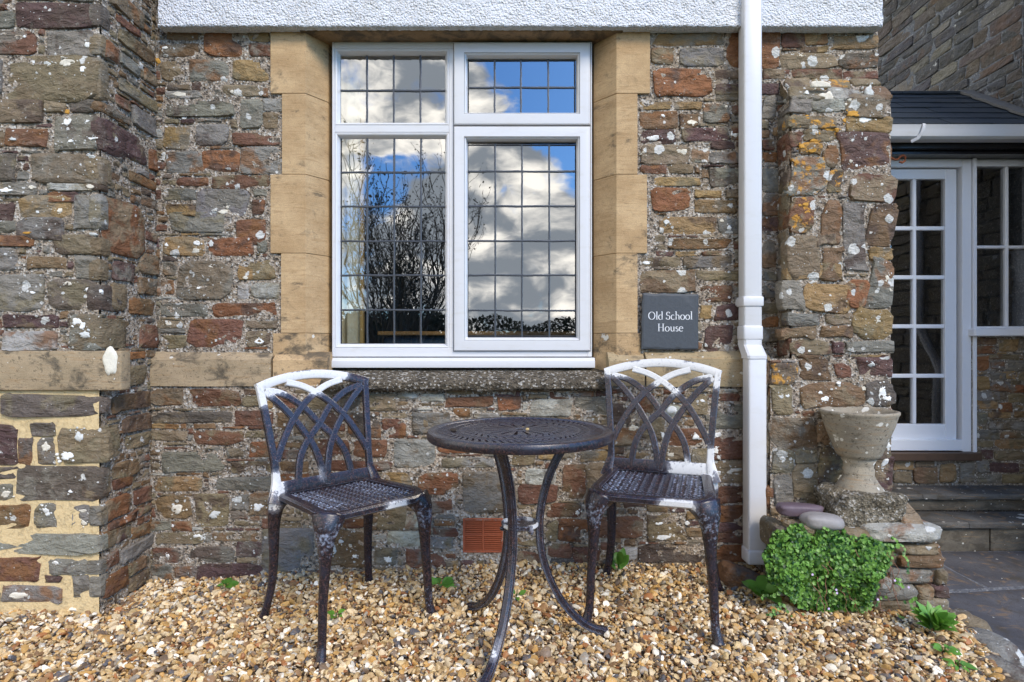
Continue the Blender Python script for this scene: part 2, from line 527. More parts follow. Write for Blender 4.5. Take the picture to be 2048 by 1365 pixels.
def mat_leaf(name, dark=(0.025, 0.085, 0.012), light=(0.10, 0.24, 0.03)):
    m, N = newmat(name)
    at = N.n('ShaderNodeAttribute', attribute_name='tone').outputs['Fac']
    pos = N.n('ShaderNodeNewGeometry').outputs['Position']
    oi = N.n('ShaderNodeObjectInfo').outputs['Random']
    f = N.math('ADD', at, N.math('MULTIPLY', N.math('SUBTRACT', N.noise(pos, 45.0, 3.0, 0.6), 0.5), 0.5))
    c = N.mix(f, dark, light)
    d = N.n('ShaderNodeBsdfPrincipled', {'Base Color': c, 'Roughness': 0.42, 'Specular IOR Level': 0.4})
    t = N.n('ShaderNodeBsdfTranslucent', {0: N.mix(0.5, c, (0.25, 0.42, 0.05))})
    mx = N.n('ShaderNodeMixShader', {0: 0.22, 1: d.outputs[0], 2: t.outputs[0]})
    N.n('ShaderNodeOutputMaterial', {0: mx.outputs[0]})
    return m


M = {}
M['stone'] = mat_stone('rubble_stone')
M['infill'] = mat_stone('small_rubble_stone', attr=True)
M['stone_grey'] = mat_stone('grey_rubble_stone', 0.6, 0.25)
M['mortar'] = mat_mortar('gritty_mortar')
M['mortar_cream'] = mat_mortar('cream_repointing', (0.66, 0.51, 0.28), (0.42, 0.30, 0.15), (0.62, 0.47, 0.25), 0.0015, 0.0)
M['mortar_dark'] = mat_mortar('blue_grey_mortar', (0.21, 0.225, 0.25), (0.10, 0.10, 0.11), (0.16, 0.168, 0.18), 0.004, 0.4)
M['mortar_tan'] = mat_mortar('tan_mortar', (0.36, 0.32, 0.26), (0.12, 0.10, 0.08), (0.25, 0.21, 0.16))
M['quoin'] = mat_sand('sandstone', dirt=0.16, pit=0.25)
M['quoin_dirty'] = mat_sand('stained_sandstone', dirt=0.40, lic=0.08, pit=0.6)
M['band'] = mat_sand('weathered_band_stone', (0.42, 0.32, 0.20), (0.30, 0.23, 0.14), dirt=0.34, lic=0.12, pit=0.75)
M['band_tan'] = mat_sand('lichened_band_stone', (0.38, 0.29, 0.17), (0.30, 0.24, 0.14), dirt=0.28, lic=0.3, pit=0.6)
M['sill'] = mat_mortar('mossy_sill_stone', (0.23, 0.19, 0.135), (0.025, 0.022, 0.017), (0.095, 0.078, 0.055), 0.008, 0.75)
M['urn'] = mat_sand('urn_stone', (0.33, 0.29, 0.22), (0.24, 0.21, 0.16), dirt=0.12, lic=0.38, pit=0.8)
M['upvc'] = mat_white('white_upvc', (0.62, 0.62, 0.625), 0.3, 0.40)
M['paint'] = mat_white('white_painted_timber', (0.80, 0.81, 0.83), 0.35, 0.10)
M['seal'] = mat_plain('black_gasket', (0.02, 0.02, 0.022), 0.6)
M['lead'] = mat_plain('lead', (0.055, 0.06, 0.068), 0.35, 90.0, 0.5, 0.2, 0.6, 0.3)
M['glass'] = mat_glass('window_glass', 0.24, wav=0.0005, wscale=6.0)
M['glass_wavy'] = mat_glass('old_door_glass', 0.12, (0.8, 0.82, 0.82), 0.0012, 6.0)
M['iron'] = mat_iron('cast_metal')
M['iron_top'] = mat_iron('cast_metal_top', 0.06)
M['slate_sign'] = mat_plain('sign_slate', (0.055, 0.062, 0.070), 0.55, 60.0, 0.25, 0.35)
M['letter'] = mat_plain('letter_paint', (0.72, 0.73, 0.74), 0.6, 80.0, 0.05)
M['terracotta'] = mat_plain('terracotta', (0.36, 0.09, 0.035), 0.7, 60.0, 0.3, 0.3)
M['roof_slate'] = mat_plain('roof_slate', (0.035, 0.045, 0.055), 0.45, 25.0, 0.45, 0.5)
M['leadsheet'] = mat_plain('lead_flashing', (0.14, 0.135, 0.125), 0.6, 25.0, 0.35, 0.5)
M['black_paint'] = mat_plain('black_gloss_paint', (0.012, 0.012, 0.015), 0.22, 35.0, 0.4, 0.25, 0.5)
M['rust'] = mat_plain('rusty_iron', (0.25, 0.075, 0.03), 0.8, 120.0, 0.4, 0.3)
M['step'] = mat_sand('step_slate', (0.125, 0.12, 0.11), (0.07, 0.068, 0.063), dirt=0.3, lic=0.14, pit=0.5)
M['riser'] = mat_sand('step_riser_stone', (0.17, 0.15, 0.115), (0.09, 0.08, 0.065), dirt=0.55, lic=0.15)
M['paving'] = mat_sand('path_slate', (0.115, 0.113, 0.12), (0.068, 0.068, 0.074), dirt=0.25, lic=0.05, pit=0.5)
M['threshold'] = mat_plain('dark_timber', (0.085, 0.05, 0.03), 0.5, 30.0, 0.4, 0.3)
M['pebble'] = mat_pebble('gravel_pebble')
M['leaf'] = mat_leaf('leaf')
M['leaf_bright'] = mat_leaf('bright_leaf', (0.06, 0.17, 0.02), (0.15, 0.34, 0.05))
M['leaf_creeper'] = mat_leaf('creeper_leaf', (0.012, 0.058, 0.008), (0.17, 0.35, 0.055))
M['stem'] = mat_plain('stem', (0.16, 0.11, 0.05), 0.7)
M['bark'] = mat_plain('bark', (0.085, 0.075, 0.06), 0.9, 20.0, 0.4)
M['curtain'] = mat_plain('cream_curtain', (0.62, 0.55, 0.38), 0.9, 12.0, 0.06)
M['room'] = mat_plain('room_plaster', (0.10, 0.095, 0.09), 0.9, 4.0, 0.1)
M['wood'] = mat_plain('varnished_wood', (0.36, 0.20, 0.07), 0.4, 18.0, 0.25)
M['sofa'] = mat_plain('blue_upholstery', (0.03, 0.06, 0.10), 0.9, 40.0, 0.2)


def mat_render():
    m, N = newmat('roughcast_render')
    pos = N.n('ShaderNodeNewGeometry').outputs['Position']
    a = N.noise(pos, 85.0, 4.0, 0.7)
    vo = N.n('ShaderNodeTexVoronoi', {'Vector': pos, 'Scale': 110.0, 'Randomness': 1.0}).outputs['Distance']
    h = N.math('SUBTRACT', N.math('MULTIPLY', a, 1.3), vo)
    c = N.mix(N.ss(N.noise(pos, 6.0, 5.0, 0.7), 0.45, 0.8), (0.80, 0.81, 0.83), (0.66, 0.66, 0.64))
    c = N.mix(N.ss(N.noise(pos, 120.0, 4.0, 0.7), 0.66, 0.72), c, (0.45, 0.44, 0.42))
    finish(N, c, 0.85, h, 0.012, 0.85, 0.3)
    return m


M['render'] = mat_render()


def mat_ground():
    m, N = newmat('lawn_and_earth')
    pos = N.n('ShaderNodeNewGeometry').outputs['Position']
    c = N.mix(N.noise(pos, 1.5, 6.0, 0.7), (0.035, 0.06, 0.018), (0.08, 0.10, 0.03))
    finish(N, c, 0.9, N.noise(pos, 40.0, 4.0, 0.7), 0.03, 0.8, 0.2)
    return m


def mat_bed():
    m, N = newmat('gravel_bed')
    pos = N.n('ShaderNodeNewGeometry').outputs['Position']
    vo = N.n('ShaderNodeTexVoronoi', {'Vector': pos, 'Scale': 55.0})
    sp = N.n('ShaderNodeSeparateColor', {0: vo.outputs['Color']})
    c = N.mix(sp.outputs[0], (0.22, 0.12, 0.055), (0.48, 0.36, 0.22))
    c = N.mix(N.ss(vo.outputs['Distance'], 0.35, 0.7), c, (0.07, 0.045, 0.025))
    finish(N, c, 0.85, vo.outputs['Distance'], 0.01, 0.9, 0.3)
    return m


M['ground'] = mat_ground()
M['hill'] = mat_plain('far_woodland', (0.018, 0.024, 0.012), 0.95, 0.6, 0.4)
M['crust'] = mat_plain('white_lichen', (0.76, 0.755, 0.71), 0.95, 130.0, 0.22, 0.5)
M['crust_grey'] = mat_plain('grey_lichen', (0.56, 0.565, 0.53), 0.95, 110.0, 0.35, 0.6)
M['crust_tan'] = mat_plain('cream_lichen', (0.66, 0.61, 0.50), 0.95, 110.0, 0.3, 0.6)
M['crust_gold'] = mat_plain('golden_lichen', (0.52, 0.27, 0.05), 0.95, 130.0, 0.3, 0.5)
M['bed'] = mat_bed()

# stone colours (real-world base colours)
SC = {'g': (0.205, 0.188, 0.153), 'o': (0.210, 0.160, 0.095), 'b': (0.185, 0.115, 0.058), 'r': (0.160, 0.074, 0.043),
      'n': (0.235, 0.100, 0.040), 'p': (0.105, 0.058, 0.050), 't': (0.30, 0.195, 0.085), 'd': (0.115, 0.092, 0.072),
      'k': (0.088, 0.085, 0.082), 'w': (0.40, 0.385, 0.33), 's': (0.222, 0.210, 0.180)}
# ------------------------------------------------------------------ rubble masonry
D_UP, D_LOW, D_PIER, X_PIER = 2.58, 2.545, 2.23, -1.567
D_BUT, D_BLOW = 2.47, 2.43


def pl_front(d):                 # plane facing the camera side; a = x, b = z, h = outwards
    return lambda a, b, h: (a, d - h, b)


def pl_east(x):                  # plane facing +x; a = y
    return lambda a, b, h: (x + h, a, b)


def pl_west(x):                  # plane facing -x
    return lambda a, b, h: (x - h, a, b)


_seed = [0]
REG = []                          # where each flat stone lies and how its face undulates


def stone(parent, pl, rect, code, prot=0.007, back=0.02, sq=10.0, mat='stone', n=30, jit=1.0, mb=None):
    """one roughly squared stone with a split face; code = colour letter + lichen digit + optional y (golden crust)"""
    _seed[0] += 1
    sd = _seed[0]
    R = random.Random(sd * 7919)
    a0, b0, a1, b1 = rect
    if a1 < a0: a0, a1 = a1, a0
    if b1 < b0: b0, b1 = b1, b0
    w, h = a1 - a0, b1 - b0
    mn = min(w, h)
    ac, bc = (a0 + a1) / 2, (b0 + b1) / 2
    t = np.linspace(0, 2 * np.pi, n, endpoint=False) + R.random() * 0.2
    c, s_ = np.cos(t), np.sin(t)
    sqr = sq * R.uniform(0.6, 1.6)
    ex = np.sign(c) * np.abs(c) ** (2 / sqr) * w / 2
    ey = np.sign(s_) * np.abs(s_) ** (2 / sqr) * h / 2
    # uneven outline: slow drift, chips, and now and then a sloping end
    ex = ex + jit * (0.07 * mn * vnoise(c * 1.4 + sd, s_ * 1.4, 3.0) + 0.0035 * vnoise(c * 5 + sd, s_ * 5, 1.0))
    ey = ey + jit * (0.07 * mn * vnoise(c * 1.4 + sd, s_ * 1.4, 9.0) + 0.0035 * vnoise(c * 5 + sd, s_ * 5, 7.0))
    ex = ex + ey * jit * R.uniform(-0.12, 0.12)
    ey = ey + ex * jit * R.uniform(-0.02, 0.02)
    for _k in range(R.choice((0, 1, 1, 2, 3)) if jit else 0):                       # broken corners
        qx, qy = R.choice((-1, 1)), R.choice((-1, 1))
        lim = R.uniform(0.74, 0.94)
        k = np.maximum(ex * qx / (w / 2), 0) + np.maximum(ey * qy / (h / 2), 0)
        f = np.where((ex * qx > 0) & (ey * qy > 0) & (k > 2 * lim), 2 * lim / np.maximum(k, 1e-6), 1.0)
        ex, ey = ex * f, ey * f
    tx, ty = R.uniform(-0.05, 0.05), R.uniform(-0.07, 0.07)

    def H(x, y):
        q = vnoise(x * 16 + sd * 1.3, y * 34 + sd, 0.0) * 0.0060 + vnoise(x * 42 + sd, y * 80, 4.0) * 0.0035
        return prot + q + tx * x + ty * y

    ex, ey = ex * (1 + 0.004 / max(w, 0.03)), ey * (1 + 0.004 / max(h, 0.02))
    REG.append((parent, a0, b0, a1, b1, ac, bc, H, pl))
    rr = np.sqrt(ex ** 2 + ey ** 2) + 1e-9
    vs_, fs = [], []
    spec = [(0.0, -back), (0.0, 0.40), (0.0012, 0.80), (0.0042, 1.0)]
    for ins, k in spec:
        f = np.maximum(1 - ins / rr, 0.72)
        x, y = ex * f, ey * f
        hh = np.full(n, k) if k < 0 else H(x, y) * k
        vs_ += [pl(ac + x[i], bc + y[i], hh[i]) for i in range(n)]
    for sc in (0.66, 0.33):
        x, y = ex * sc, ey * sc
        hh = H(x, y) + 0.001
        vs_ += [pl(ac + x[i], bc + y[i], hh[i]) for i in range(n)]
    vs_.append(pl(ac, bc, float(H(np.array(0.0), np.array(0.0))) + 0.001))
    for r in range(5):
        for i in range(n):
            j = (i + 1) % n
            fs.append((r * n + i, r * n + j, (r + 1) * n + j, (r + 1) * n + i))
    for i in range(n):
        fs.append((5 * n + i, 5 * n + (i + 1) % n, 6 * n))
    base = SC[code[0]]
    v = R.uniform(0.82, 1.18)
    li = 0.12
    for ch in code[1:]:
        if ch.isdigit(): li = int(ch) / 9.0
    if mb is not None:
        mb.add(vs_, fs)
        mb.att.setdefault('scol', ([], 'FLOAT_COLOR'))[0].extend([(base[0] * v, base[1] * v, base[2] * v, li)] * len(vs_))
        mb.att.setdefault('srnd', ([], 'FLOAT'))[0].extend([R.random()] * len(vs_))
        return None
    m = MB().add(vs_, fs)
    o = m.build('stone', M[mat], parent, sharp=50)
    o.color = (base[0] * v, base[1] * v * R.uniform(0.96, 1.04), base[2] * v * R.uniform(0.92, 1.08), li)
    if 'y' in code: o['gold'] = 0.30
    return o


class Cover:
    """which parts of a wall are taken, so the gaps can be filled with small stones"""
    def __init__(s, a0, b0, a1, b1, res=0.01):
        s.a0, s.b0, s.res = a0, b0, res
        s.n, s.m = int((a1 - a0) / res), int((b1 - b0) / res)
        s.g = np.zeros((s.m, s.n), bool)

    def ij(s, a, b): return int(round((a - s.a0) / s.res)), int(round((b - s.b0) / s.res))

    def take(s, a0, b0, a1, b1, pad=0.0):
        i0, j0 = s.ij(min(a0, a1) - pad, min(b0, b1) - pad)
        i1, j1 = s.ij(max(a0, a1) + pad, max(b0, b1) + pad)
        s.g[max(j0, 0):max(j1, 0), max(i0, 0):max(i1, 0)] = True

    def fill(s, seed, wmax=0.19, hmax=0.075, wmin=0.035, hmin=0.022, pad=1, wide=1.0):
        R = random.Random(seed)
        out = []
        for j in range(s.m):
            i = 0
            while i < s.n:
                if s.g[j, i]:
                    i += 1
                    continue
                W = max(1, int(R.uniform(0.4, 1.0) * wmax / s.res))
                Hh = max(1, int(R.uniform(0.5, 1.0) * hmax / s.res))
                w = 0
                while w < W and i + w < s.n and not s.g[j, i + w]: w += 1
                h = 1
                while h < Hh and j + h < s.m and not s.g[j + h, i:i + w].any(): h += 1
                if w * s.res >= wmin and h * s.res >= hmin:
                    p = 0.006
                    out.append((s.a0 + i * s.res + p, s.b0 + j * s.res + p, s.a0 + (i + w) * s.res - p, s.b0 + (j + h) * s.res - p))
                    s.g[j:j + h, i:i + w] = True
                i += w + 0
                if w == 0: i += 1
        return out


def mortar_sheet(name, parent, pl, a0, b0, a1, b1, res=0.011, holes=(), amp=0.004, mat='mortar', h0=0.003, seed=0, edge=None):
    na, nb = int((a1 - a0) / res) + 1, int((b1 - b0) / res) + 1
    A, B = np.meshgrid(np.linspace(a0, a1, na), np.linspace(b0, b1, nb))
    Hh = h0 + amp * (fbm(A * 9 + seed, B * 12, 1.0 + seed, 3) + 0.55 * vnoise(A * 70, B * 70, 2.0 + seed))
    idx = np.arange(na * nb).reshape(nb, na)
    keep = np.ones((nb - 1, na - 1), bool)
    ca, cb = (A[:-1, :-1] + A[1:, 1:]) / 2, (B[:-1, :-1] + B[1:, 1:]) / 2
    for (x0, y0, x1, y1) in holes:
        keep &= ~((ca > x0) & (ca < x1) & (cb > y0) & (cb < y1))
    q = np.stack([idx[:-1, :-1], idx[:-1, 1:], idx[1:, 1:], idx[1:, :-1]], -1)[keep]
    p0 = [pl(a, b, h) for a, b, h in zip(A.ravel(), B.ravel(), Hh.ravel())]
    m = MB()
    m.v, m.f = p0, [tuple(r) for r in q.tolist()]
    return m.build(name, M[mat], parent, sharp=None)


def table(txt):
    for line in txt.replace('\n', ' ').split(';'):
        p = line.split()
        if len(p) == 5:
            yield tuple(float(v) for v in p[:4]) + (p[4],)


def place(parent, txt, ox, oy, sc, d, cov=None, pad=0.004, **kw):
    """stones read off in photo-measured coordinates and set on the plane y = d"""
    for (x0, y0, x1, y1, code) in table(txt):
        a0, a1 = X(ox + x0 / sc, d), X(ox + x1 / sc, d)
        b1, b0 = Z(oy + y0 / sc, d), Z(oy + y1 / sc, d)
        stone(parent, pl_front(d), (a0, b0, a1, b1), code, **kw)
        if cov: cov.take(a0, b0, a1, b1, pad)


def rock(parent, name, c, size, code, rnd=0.35, amp=0.08, sub=3, mat='stone', Mx=None, sharp=50):
    _seed[0] += 1
    R = random.Random(_seed[0] * 31)
    vs_, fs = rockbox(c, size, rnd, amp, _seed[0], sub, Mx)
    o = MB().add(vs_, fs).build(name, M[mat], parent, sharp=sharp)
    b, v = SC[code[0]], R.uniform(0.85, 1.15)
    li = 0.12
    for ch in code[1:]:
        if ch.isdigit(): li = int(ch) / 9.0
    o.color = (b[0] * v, b[1] * v, b[2] * v, li)
    if 'y' in code: o['gold'] = 0.55
    return o


def infill(parent, groups, prot=0.006, limit=297):
    """small stones in the gaps: the largest as parts of their own up to the limit, the rest in one mesh"""
    todo = []
    for pl, rects, letters, lic in groups:
        todo += [((r[2] - r[0]) * (r[3] - r[1]), pl, r, rand_code(letters, lic)) for r in rects]
    todo.sort(key=lambda q: -q[0])
    free = limit - sum(1 for o in parent.children if o.name.split('.')[0] == 'stone')
    mb = MB()
    for k, (_, pl, r, code) in enumerate(todo):
        stone(parent, pl, r, code, prot=prot, mb=None if k < free else mb, n=30 if k < free else 16)
    if mb.v:
        mb.build('small_stones', M['infill'], parent, sharp=50)['kind'] = 'stuff'


RC = random.Random(5)


def rand_code(weights='gggooobbrrrtpdw', lic=(0, 1, 1, 2, 3)):
    return RC.choice(weights) + str(RC.choice(lic))


# ================================================================== main wall
wall = thing('stone_wall', 'long rubble stone wall of mixed grey and rust stones around the leaded window', 'wall', (0, D_UP, 0))
Z_BT, Z_BB = Z(704, D_LOW - 0.02), Z(774, D_LOW - 0.02)        # plinth band
Z_REND = Z(54, 2.52)
WX0, WX1 = -1.62, 1.606
win_hole = (X(580, D_UP), Z(745, D_UP), X(1266, D_UP), 2.40)
upf, lof = pl_front(D_UP), pl_front(D_LOW)
mortar_sheet('mortar', wall, upf, WX0, Z_BB, WX1, Z_REND + 0.1, holes=[win_hole], seed=1)
vent_hole = (X(928, D_LOW), Z(1104, D_LOW), X(1004, D_LOW), Z(1039, D_LOW))
mortar_sheet('mortar', wall, lof, WX0, -0.2, WX1, Z_BB + 0.03, holes=[vent_hole], seed=2)
cu = Cover(-1.57, Z_BT + 0.005, 1.60, Z_REND - 0.005)
cl = Cover(-1.57, -0.06, 1.60, Z_BB - 0.006)
cu.take(X(541, D_UP), Z(760, D_UP), X(1300, D_UP), 3, 0.008)
# the notches beside the short quoins stay open to stones
UP1 = """1000 185 1180 240 b1; 955 265 1180 340 b4; 1215 185 1445 345 n1; 1475 190 1600 250 t1; 1480 262 1605 340 r0; 965 365 1090 480 o4;
1125 358 1365 490 s1; 1382 360 1600 480 t0; 990 545 1200 582 w4; 1330 510 1540 575 o3; 985 605 1390 695 g2; 1430 590 1560 770 g1; 1562 588 1672 668 s0;
1562 674 1650 765 o1; 975 755 1130 885 t3; 1165 740 1360 865 s0; 1386 790 1670 865 r1; 1000 905 1204 1022 g1; 1206 902 1420 1022 n6; 1435 885 1672 1040 s1;
969 1072 1040 1102 o3; 1055 1060 1240 1105 r3; 1265 1045 1600 1120 r4; 970 1125 1165 1192 g1; 1170 1130 1475 1305 s4; 1500 1190 1570 1275 n1;
1510 1128 1585 1168 g0; 990 1215 1165 1285 t2; 1400 1312 1580 1445 r1"""
UP2 = """1010 -40 1330 72 g1; 970 110 1210 210 t7; 1229 104 1507 213 n4; 1530 120 1582 195 g1; 972 250 1045 330 b2; 1065 245 1390 470 o6; 1420 235 1645 355 t5;
965 360 1035 445 o1; 1415 380 1476 470 w2; 1498 380 1655 470 w2; 962 500 1232 570 g7; 1268 500 1640 576 n2; 940 600 1095 640 o8; 1117 595 1440 765 r2;
1465 600 1645 640 o2; 1467 660 1612 748 o7; 973 685 1105 757 o5"""
place(wall, UP1, 0, 0, 2.968, D_UP, cu)
place(wall, UP2, 0, 440, 2.968, D_UP, cu)
UP3 = """110 165 450 225 t1; 104 240 210 320 o3; 243 245 456 325 s1; 475 150 725 335 n1; 115 335 397 475 n2; 415 345 556 387 o3; 420 410 720 462 p1; 420 466 640 492 o1;
50 500 205 537 t3; 213 500 346 537 t3; 358 510 482 602 g3; 48 545 226 625 b6; 242 558 332 625 b5; 48 635 217 697 p6; 250 630 482 690 p4; 394 694 507 727 p3;
52 713 292 802 o6; 297 720 382 792 w3; 393 745 532 800 g3; 50 808 178 847 r1; 181 808 302 847 o1; 388 825 562 912 g3; 122 868 342 907 t2; 105 920 295 1032 n2;
314 930 442 967 t2; 468 925 562 967 o2; 313 978 516 1036 b3; 138 1060 422 1142 t7; 425 1065 560 1142 g4; 188 1165 492 1212 b2; 48 1258 242 1300 o6; 262 1258 492 1302 g4;
52 1322 316 1425 b3; 322 1325 562 1365 o3;
645 470 707 582 g1; 645 682 702 732 r1; 645 745 716 796 n1; 645 822 730 936 g2; 645 945 730 1055 g2; 645 1066 732 1130 p2; 645 1152 712 1305 b1;
740 165 850 236 r0; 853 165 962 222 t1; 964 182 1208 242 t2; 828 230 960 258 t1; 733 262 1015 335 o7; 1018 264 1208 337 d7; 645 345 776 388 r1; 780 340 1032 387 r1; 1040 350 1208 390 r1"""
place(wall, UP3, 1260, 0, 2.437, D_UP, cu)
UP4 = """325 70 462 150 r3; 312 10 512 50 o3; 390 152 512 232 p6; 340 250 462 370 p5; 320 160 372 222 t1; 600 60 690 130 g1; 600 150 690 200 o1; 600 215 690 260 n0; 600 270 690 330 g2"""
place(wall, UP4, 1260, 540, 2.274, D_UP, cu)
LO = """75 60 275 165 o2; 320 60 650 170 r4; 85 205 590 275 d3; 605 195 850 290 r2; 75 325 300 385 o3; 346 320 665 412 r3; 695 390 890 490 n3; 145 455 545 585 g3;
560 440 670 492 g2; 590 525 880 600 o4; 905 520 1085 590 b2; 905 600 1085 672 r2; 100 620 400 715 t5; 455 620 880 700 g4; 110 750 330 880 b6; 355 740 575 935 o6; 590 730 700 830 g7;
705 720 880 800 o6; 705 806 880 865 r2; 60 905 205 962 g3; 207 905 330 965 n2; 105 980 400 1045 o4; 85 1080 255 1170 r2; 270 1070 600 1165 g3; 621 1035 780 1130 p2; 465 980 760 1030 o4;
70 1185 210 1275 g2; 215 1195 370 1275 g2; 377 1180 790 1275 p2; 793 960 1120 1260 s2; 1130 960 1480 1200 b6; 1110 380 1342 492 r3; 1375 390 1577 492 r2; 880 215 975 330 b2; 985 225 1105 345 o2;
1150 215 1260 335 r1; 1330 210 1540 372 d4; 1545 255 1692 367 r2; 1440 90 1632 200 o3; 1622 390 1892 562 s2; 1120 520 1612 580 r2; 1190 590 1312 670 r1; 1330 590 1470 650 o2; 1560 600 1742 712 t5;
1740 210 1985 347 s4; 1772 595 2042 732 n5; 1830 755 2002 852 r4; 1700 850 1832 952 w3; 1530 820 1700 960 o4; 1590 970 1822 1062 w4; 1878 945 2037 1000 r2; 1700 1085 1952 1200 r2; 1860 1008 2002 1072 g2;
1500 1078 1640 1182 o7; 870 100 1000 180 r2; 1050 110 1240 185 o2; 1260 110 1400 190 d2"""
place(wall, LO, 280, 760, 3.2, D_LOW, cl)
LO2 = """168 33 387 80 r2; 410 35 520 95 n2; 560 50 752 122 w1; 768 40 932 112 g2; 130 240 292 292 n2; 150 318 392 362 s1; 255 385 492 572 g2; 480 280 582 352 o2; 598 275 792 322 t1; 796 288 932 332 t2;
710 345 818 507 r2; 822 348 932 500 o2; 508 445 692 527 r1; 538 370 682 440 w4; 638 530 792 592 r2; 690 600 832 707 n2; 640 716 752 780 r2; 880 590 1087 682 r3; 1108 575 1282 702 o6; 1062 725 1362 802 d2; 763 735 882 812 r2;
998 735 1060 792 w6; 630 610 688 702 o3; 500 750 602 818 r1; 500 690 612 722 o1; 642 785 760 812 d1; 1428 445 1585 527 r2; 1428 540 1585 618 r2; 1428 624 1585 664 p1; 1428 668 1585 707 r2; 1428 725 1585 802 n1;
0 110 82 200 o3; 940 60 1020 160 d2; 1060 20 1140 110 n1; 940 180 1060 260 o4; 1180 70 1260 125 w6; 1075 130 1180 250 o3; 1200 180 1360 260 r5; 1010 290 1120 380 t2; 1150 265 1300 330 o6; 1310 270 1390 390 o3;
1395 330 1585 430 o8; 1395 190 1585 322 r6; 1410 60 1585 180 g5; 1290 20 1390 110 o4"""
place(wall, LO2, 820, 780, 2.333, D_LOW, cl)
cl.take(vent_hole[0] - 0.03, vent_hole[1] - 0.03, vent_hole[2] + 0.03, vent_hole[3] + 0.04)
infill(wall, [(upf, cu.fill(3, 0.16, 0.06, 0.03, 0.02), 'gggooobbrrrtpdw', (0, 1, 1, 2, 3)), (lof, cl.fill(9, 0.15, 0.055, 0.03, 0.02), 'ggooobbrrtpw', (1, 2, 3, 4))])


# plinth band: chamfered slabs standing proud
def band_slab(parent, x0, x1, zt, zb, d_out, d_in, mat, ch=0.035, name='plinth_stone'):
    poly = [(d_in + 0.03, zb), (d_out, zb), (d_out, zt - ch), (d_in, zt), (d_in + 0.03, zt)]
    k = 14
    m = MB()
    for i in range(k):
        xa, xb = x0 + (x1 - x0) * i / k, x0 + (x1 - x0) * (i + 1) / k
        ring = []
        for xx in (xa, xb):
            for j, (yy, zz) in enumerate(poly):
                jy = 0.004 * vnoise(xx * 14, zz * 30, d_out * 5) if j in (1, 2) else 0
                ring.append((xx, yy + float(jy), zz + float(0.003 * vnoise(xx * 11, j * 3.7, 1)) * (1 if j in (1, 2, 3) else 0)))
        n = len(poly)
        fs = [(j, (j + 1) % n, n + (j + 1) % n, n + j) for j in range(n)]
        if i == 0: fs.append(tuple(range(n)))
        if i == k - 1: fs.append(tuple(range(n, 2 * n)))
        m.add(ring, fs)
    return m.build(name, M[mat], parent, sharp=30)


dband = D_LOW - 0.012
band_slab(wall, X(297, dband), X(541, dband), Z_BT, Z_BB, dband, D_UP, 'band')
band_slab(wall, X(545, dband), X(654, dband), Z_BT - 0.002, Z_BB + 0.002, dband + 0.003, D_UP, 'quoin_dirty')
band_slab(wall, X(1218, dband), X(1290, dband), Z_BT - 0.004, Z_BB + 0.002, dband + 0.003, D_UP, 'band_tan')
band_slab(wall, X(1293, dband), X(1541, dband), Z_BT + 0.004, Z_BB, dband, D_UP, 'band_tan')


# sandstone quoins with a splayed reveal
def quoin(side, py0, py1, outer, mat):
    z1, z0 = Z(py0, D_UP) - 0.0006, Z(py1, D_UP) + 0.0006
    yf, yi = D_UP - 0.014, 2.665
    xo, xf, xi = (X(outer, yf), X(611, yf), X(657, yi)) if side < 0 else (X(outer, yf), X(1233, yf), X(1188, yi))
    poly = [(xo, yf), (xf, yf), (xi, yi), (xi, yi + 0.06), (xo, yi + 0.06)]
    m = MB()
    n = len(poly)
    e = 0.002
    cxm, cym = sum(p[0] for p in poly) / n, sum(p[1] for p in poly) / n

    def ring(z, ins):
        return [(x + (e * ins if x < cxm else -e * ins), y + (e * ins if y < cym else 0), z) for x, y in poly]
    zs = [(z0, 1), (z0 + e, 0)] + [(z0 + (z1 - z0) * k / 5, 0) for k in range(1, 5)] + [(z1 - e, 0), (z1, 1)]
    vs_ = []
    for z, i in zs: vs_ += ring(z, i)
    fs = [(k * n + j, k * n + (j + 1) % n, (k + 1) * n + (j + 1) % n, (k + 1) * n + j) for k in range(len(zs) - 1) for j in range(n)]
    fs += [tuple(range(n)), tuple(range((len(zs) - 1) * n, len(zs) * n))]
    m.add(vs_, fs)
    return m.build('quoin', M[mat], wall, sharp=25)


for (y0, y1, xl, xr, mt) in ((50, 190, 541, 1300, 'quoin'), (190, 351, 564, 1275, 'quoin'), (351, 508, 541, 1294, 'quoin'),
                             (508, 667, 562, 1275, 'quoin'), (667, 762, 546, 1281, 'quoin_dirty')):
    quoin(-1, y0, y1, xl, mt)
    quoin(1, y0, y1, xr, mt)
MB().box((X(600, 2.56), 2.552, 2.322), (X(1246, 2.56), 2.75, 2.46), 0.004).build('lintel', mat_sand('lintel_stone', (0.30, 0.20, 0.11), (0.22, 0.15, 0.08), dirt=0.5), wall)

# stone sill with a weathered top
zs0, zs1 = Z(783, 2.49), Z(761, 2.49)
poly = [(2.70, zs0), (2.50, zs0), (2.486, zs0 + 0.012), (2.486, zs1 - 0.012), (2.500, zs1), (2.60, zs1 + 0.034), (2.70, zs1 + 0.045)]
m = MB()
k = 60
xs = np.linspace(X(640, 2.49), X(1222, 2.49), k)
for i, xx in enumerate(xs):
    for j, (yy, zz) in enumerate(poly):
        w = 1 if 0 < j < 6 else 0
        m.v.append((xx, yy + w * 0.005 * float(fbm(xx * 16, j * 2.1, 3.0)), zz + w * 0.004 * float(fbm(xx * 13, j * 1.7, 8.0))))
n = len(poly)
m.f = [(i * n + j, i * n + (j + 1) % n, (i + 1) * n + (j + 1) % n, (i + 1) * n + j) for i in range(k - 1) for j in range(n)] + [tuple(range(n)), tuple(range((k - 1) * n, k * n))]
m.build('window_sill', M['sill'], wall, sharp=45)

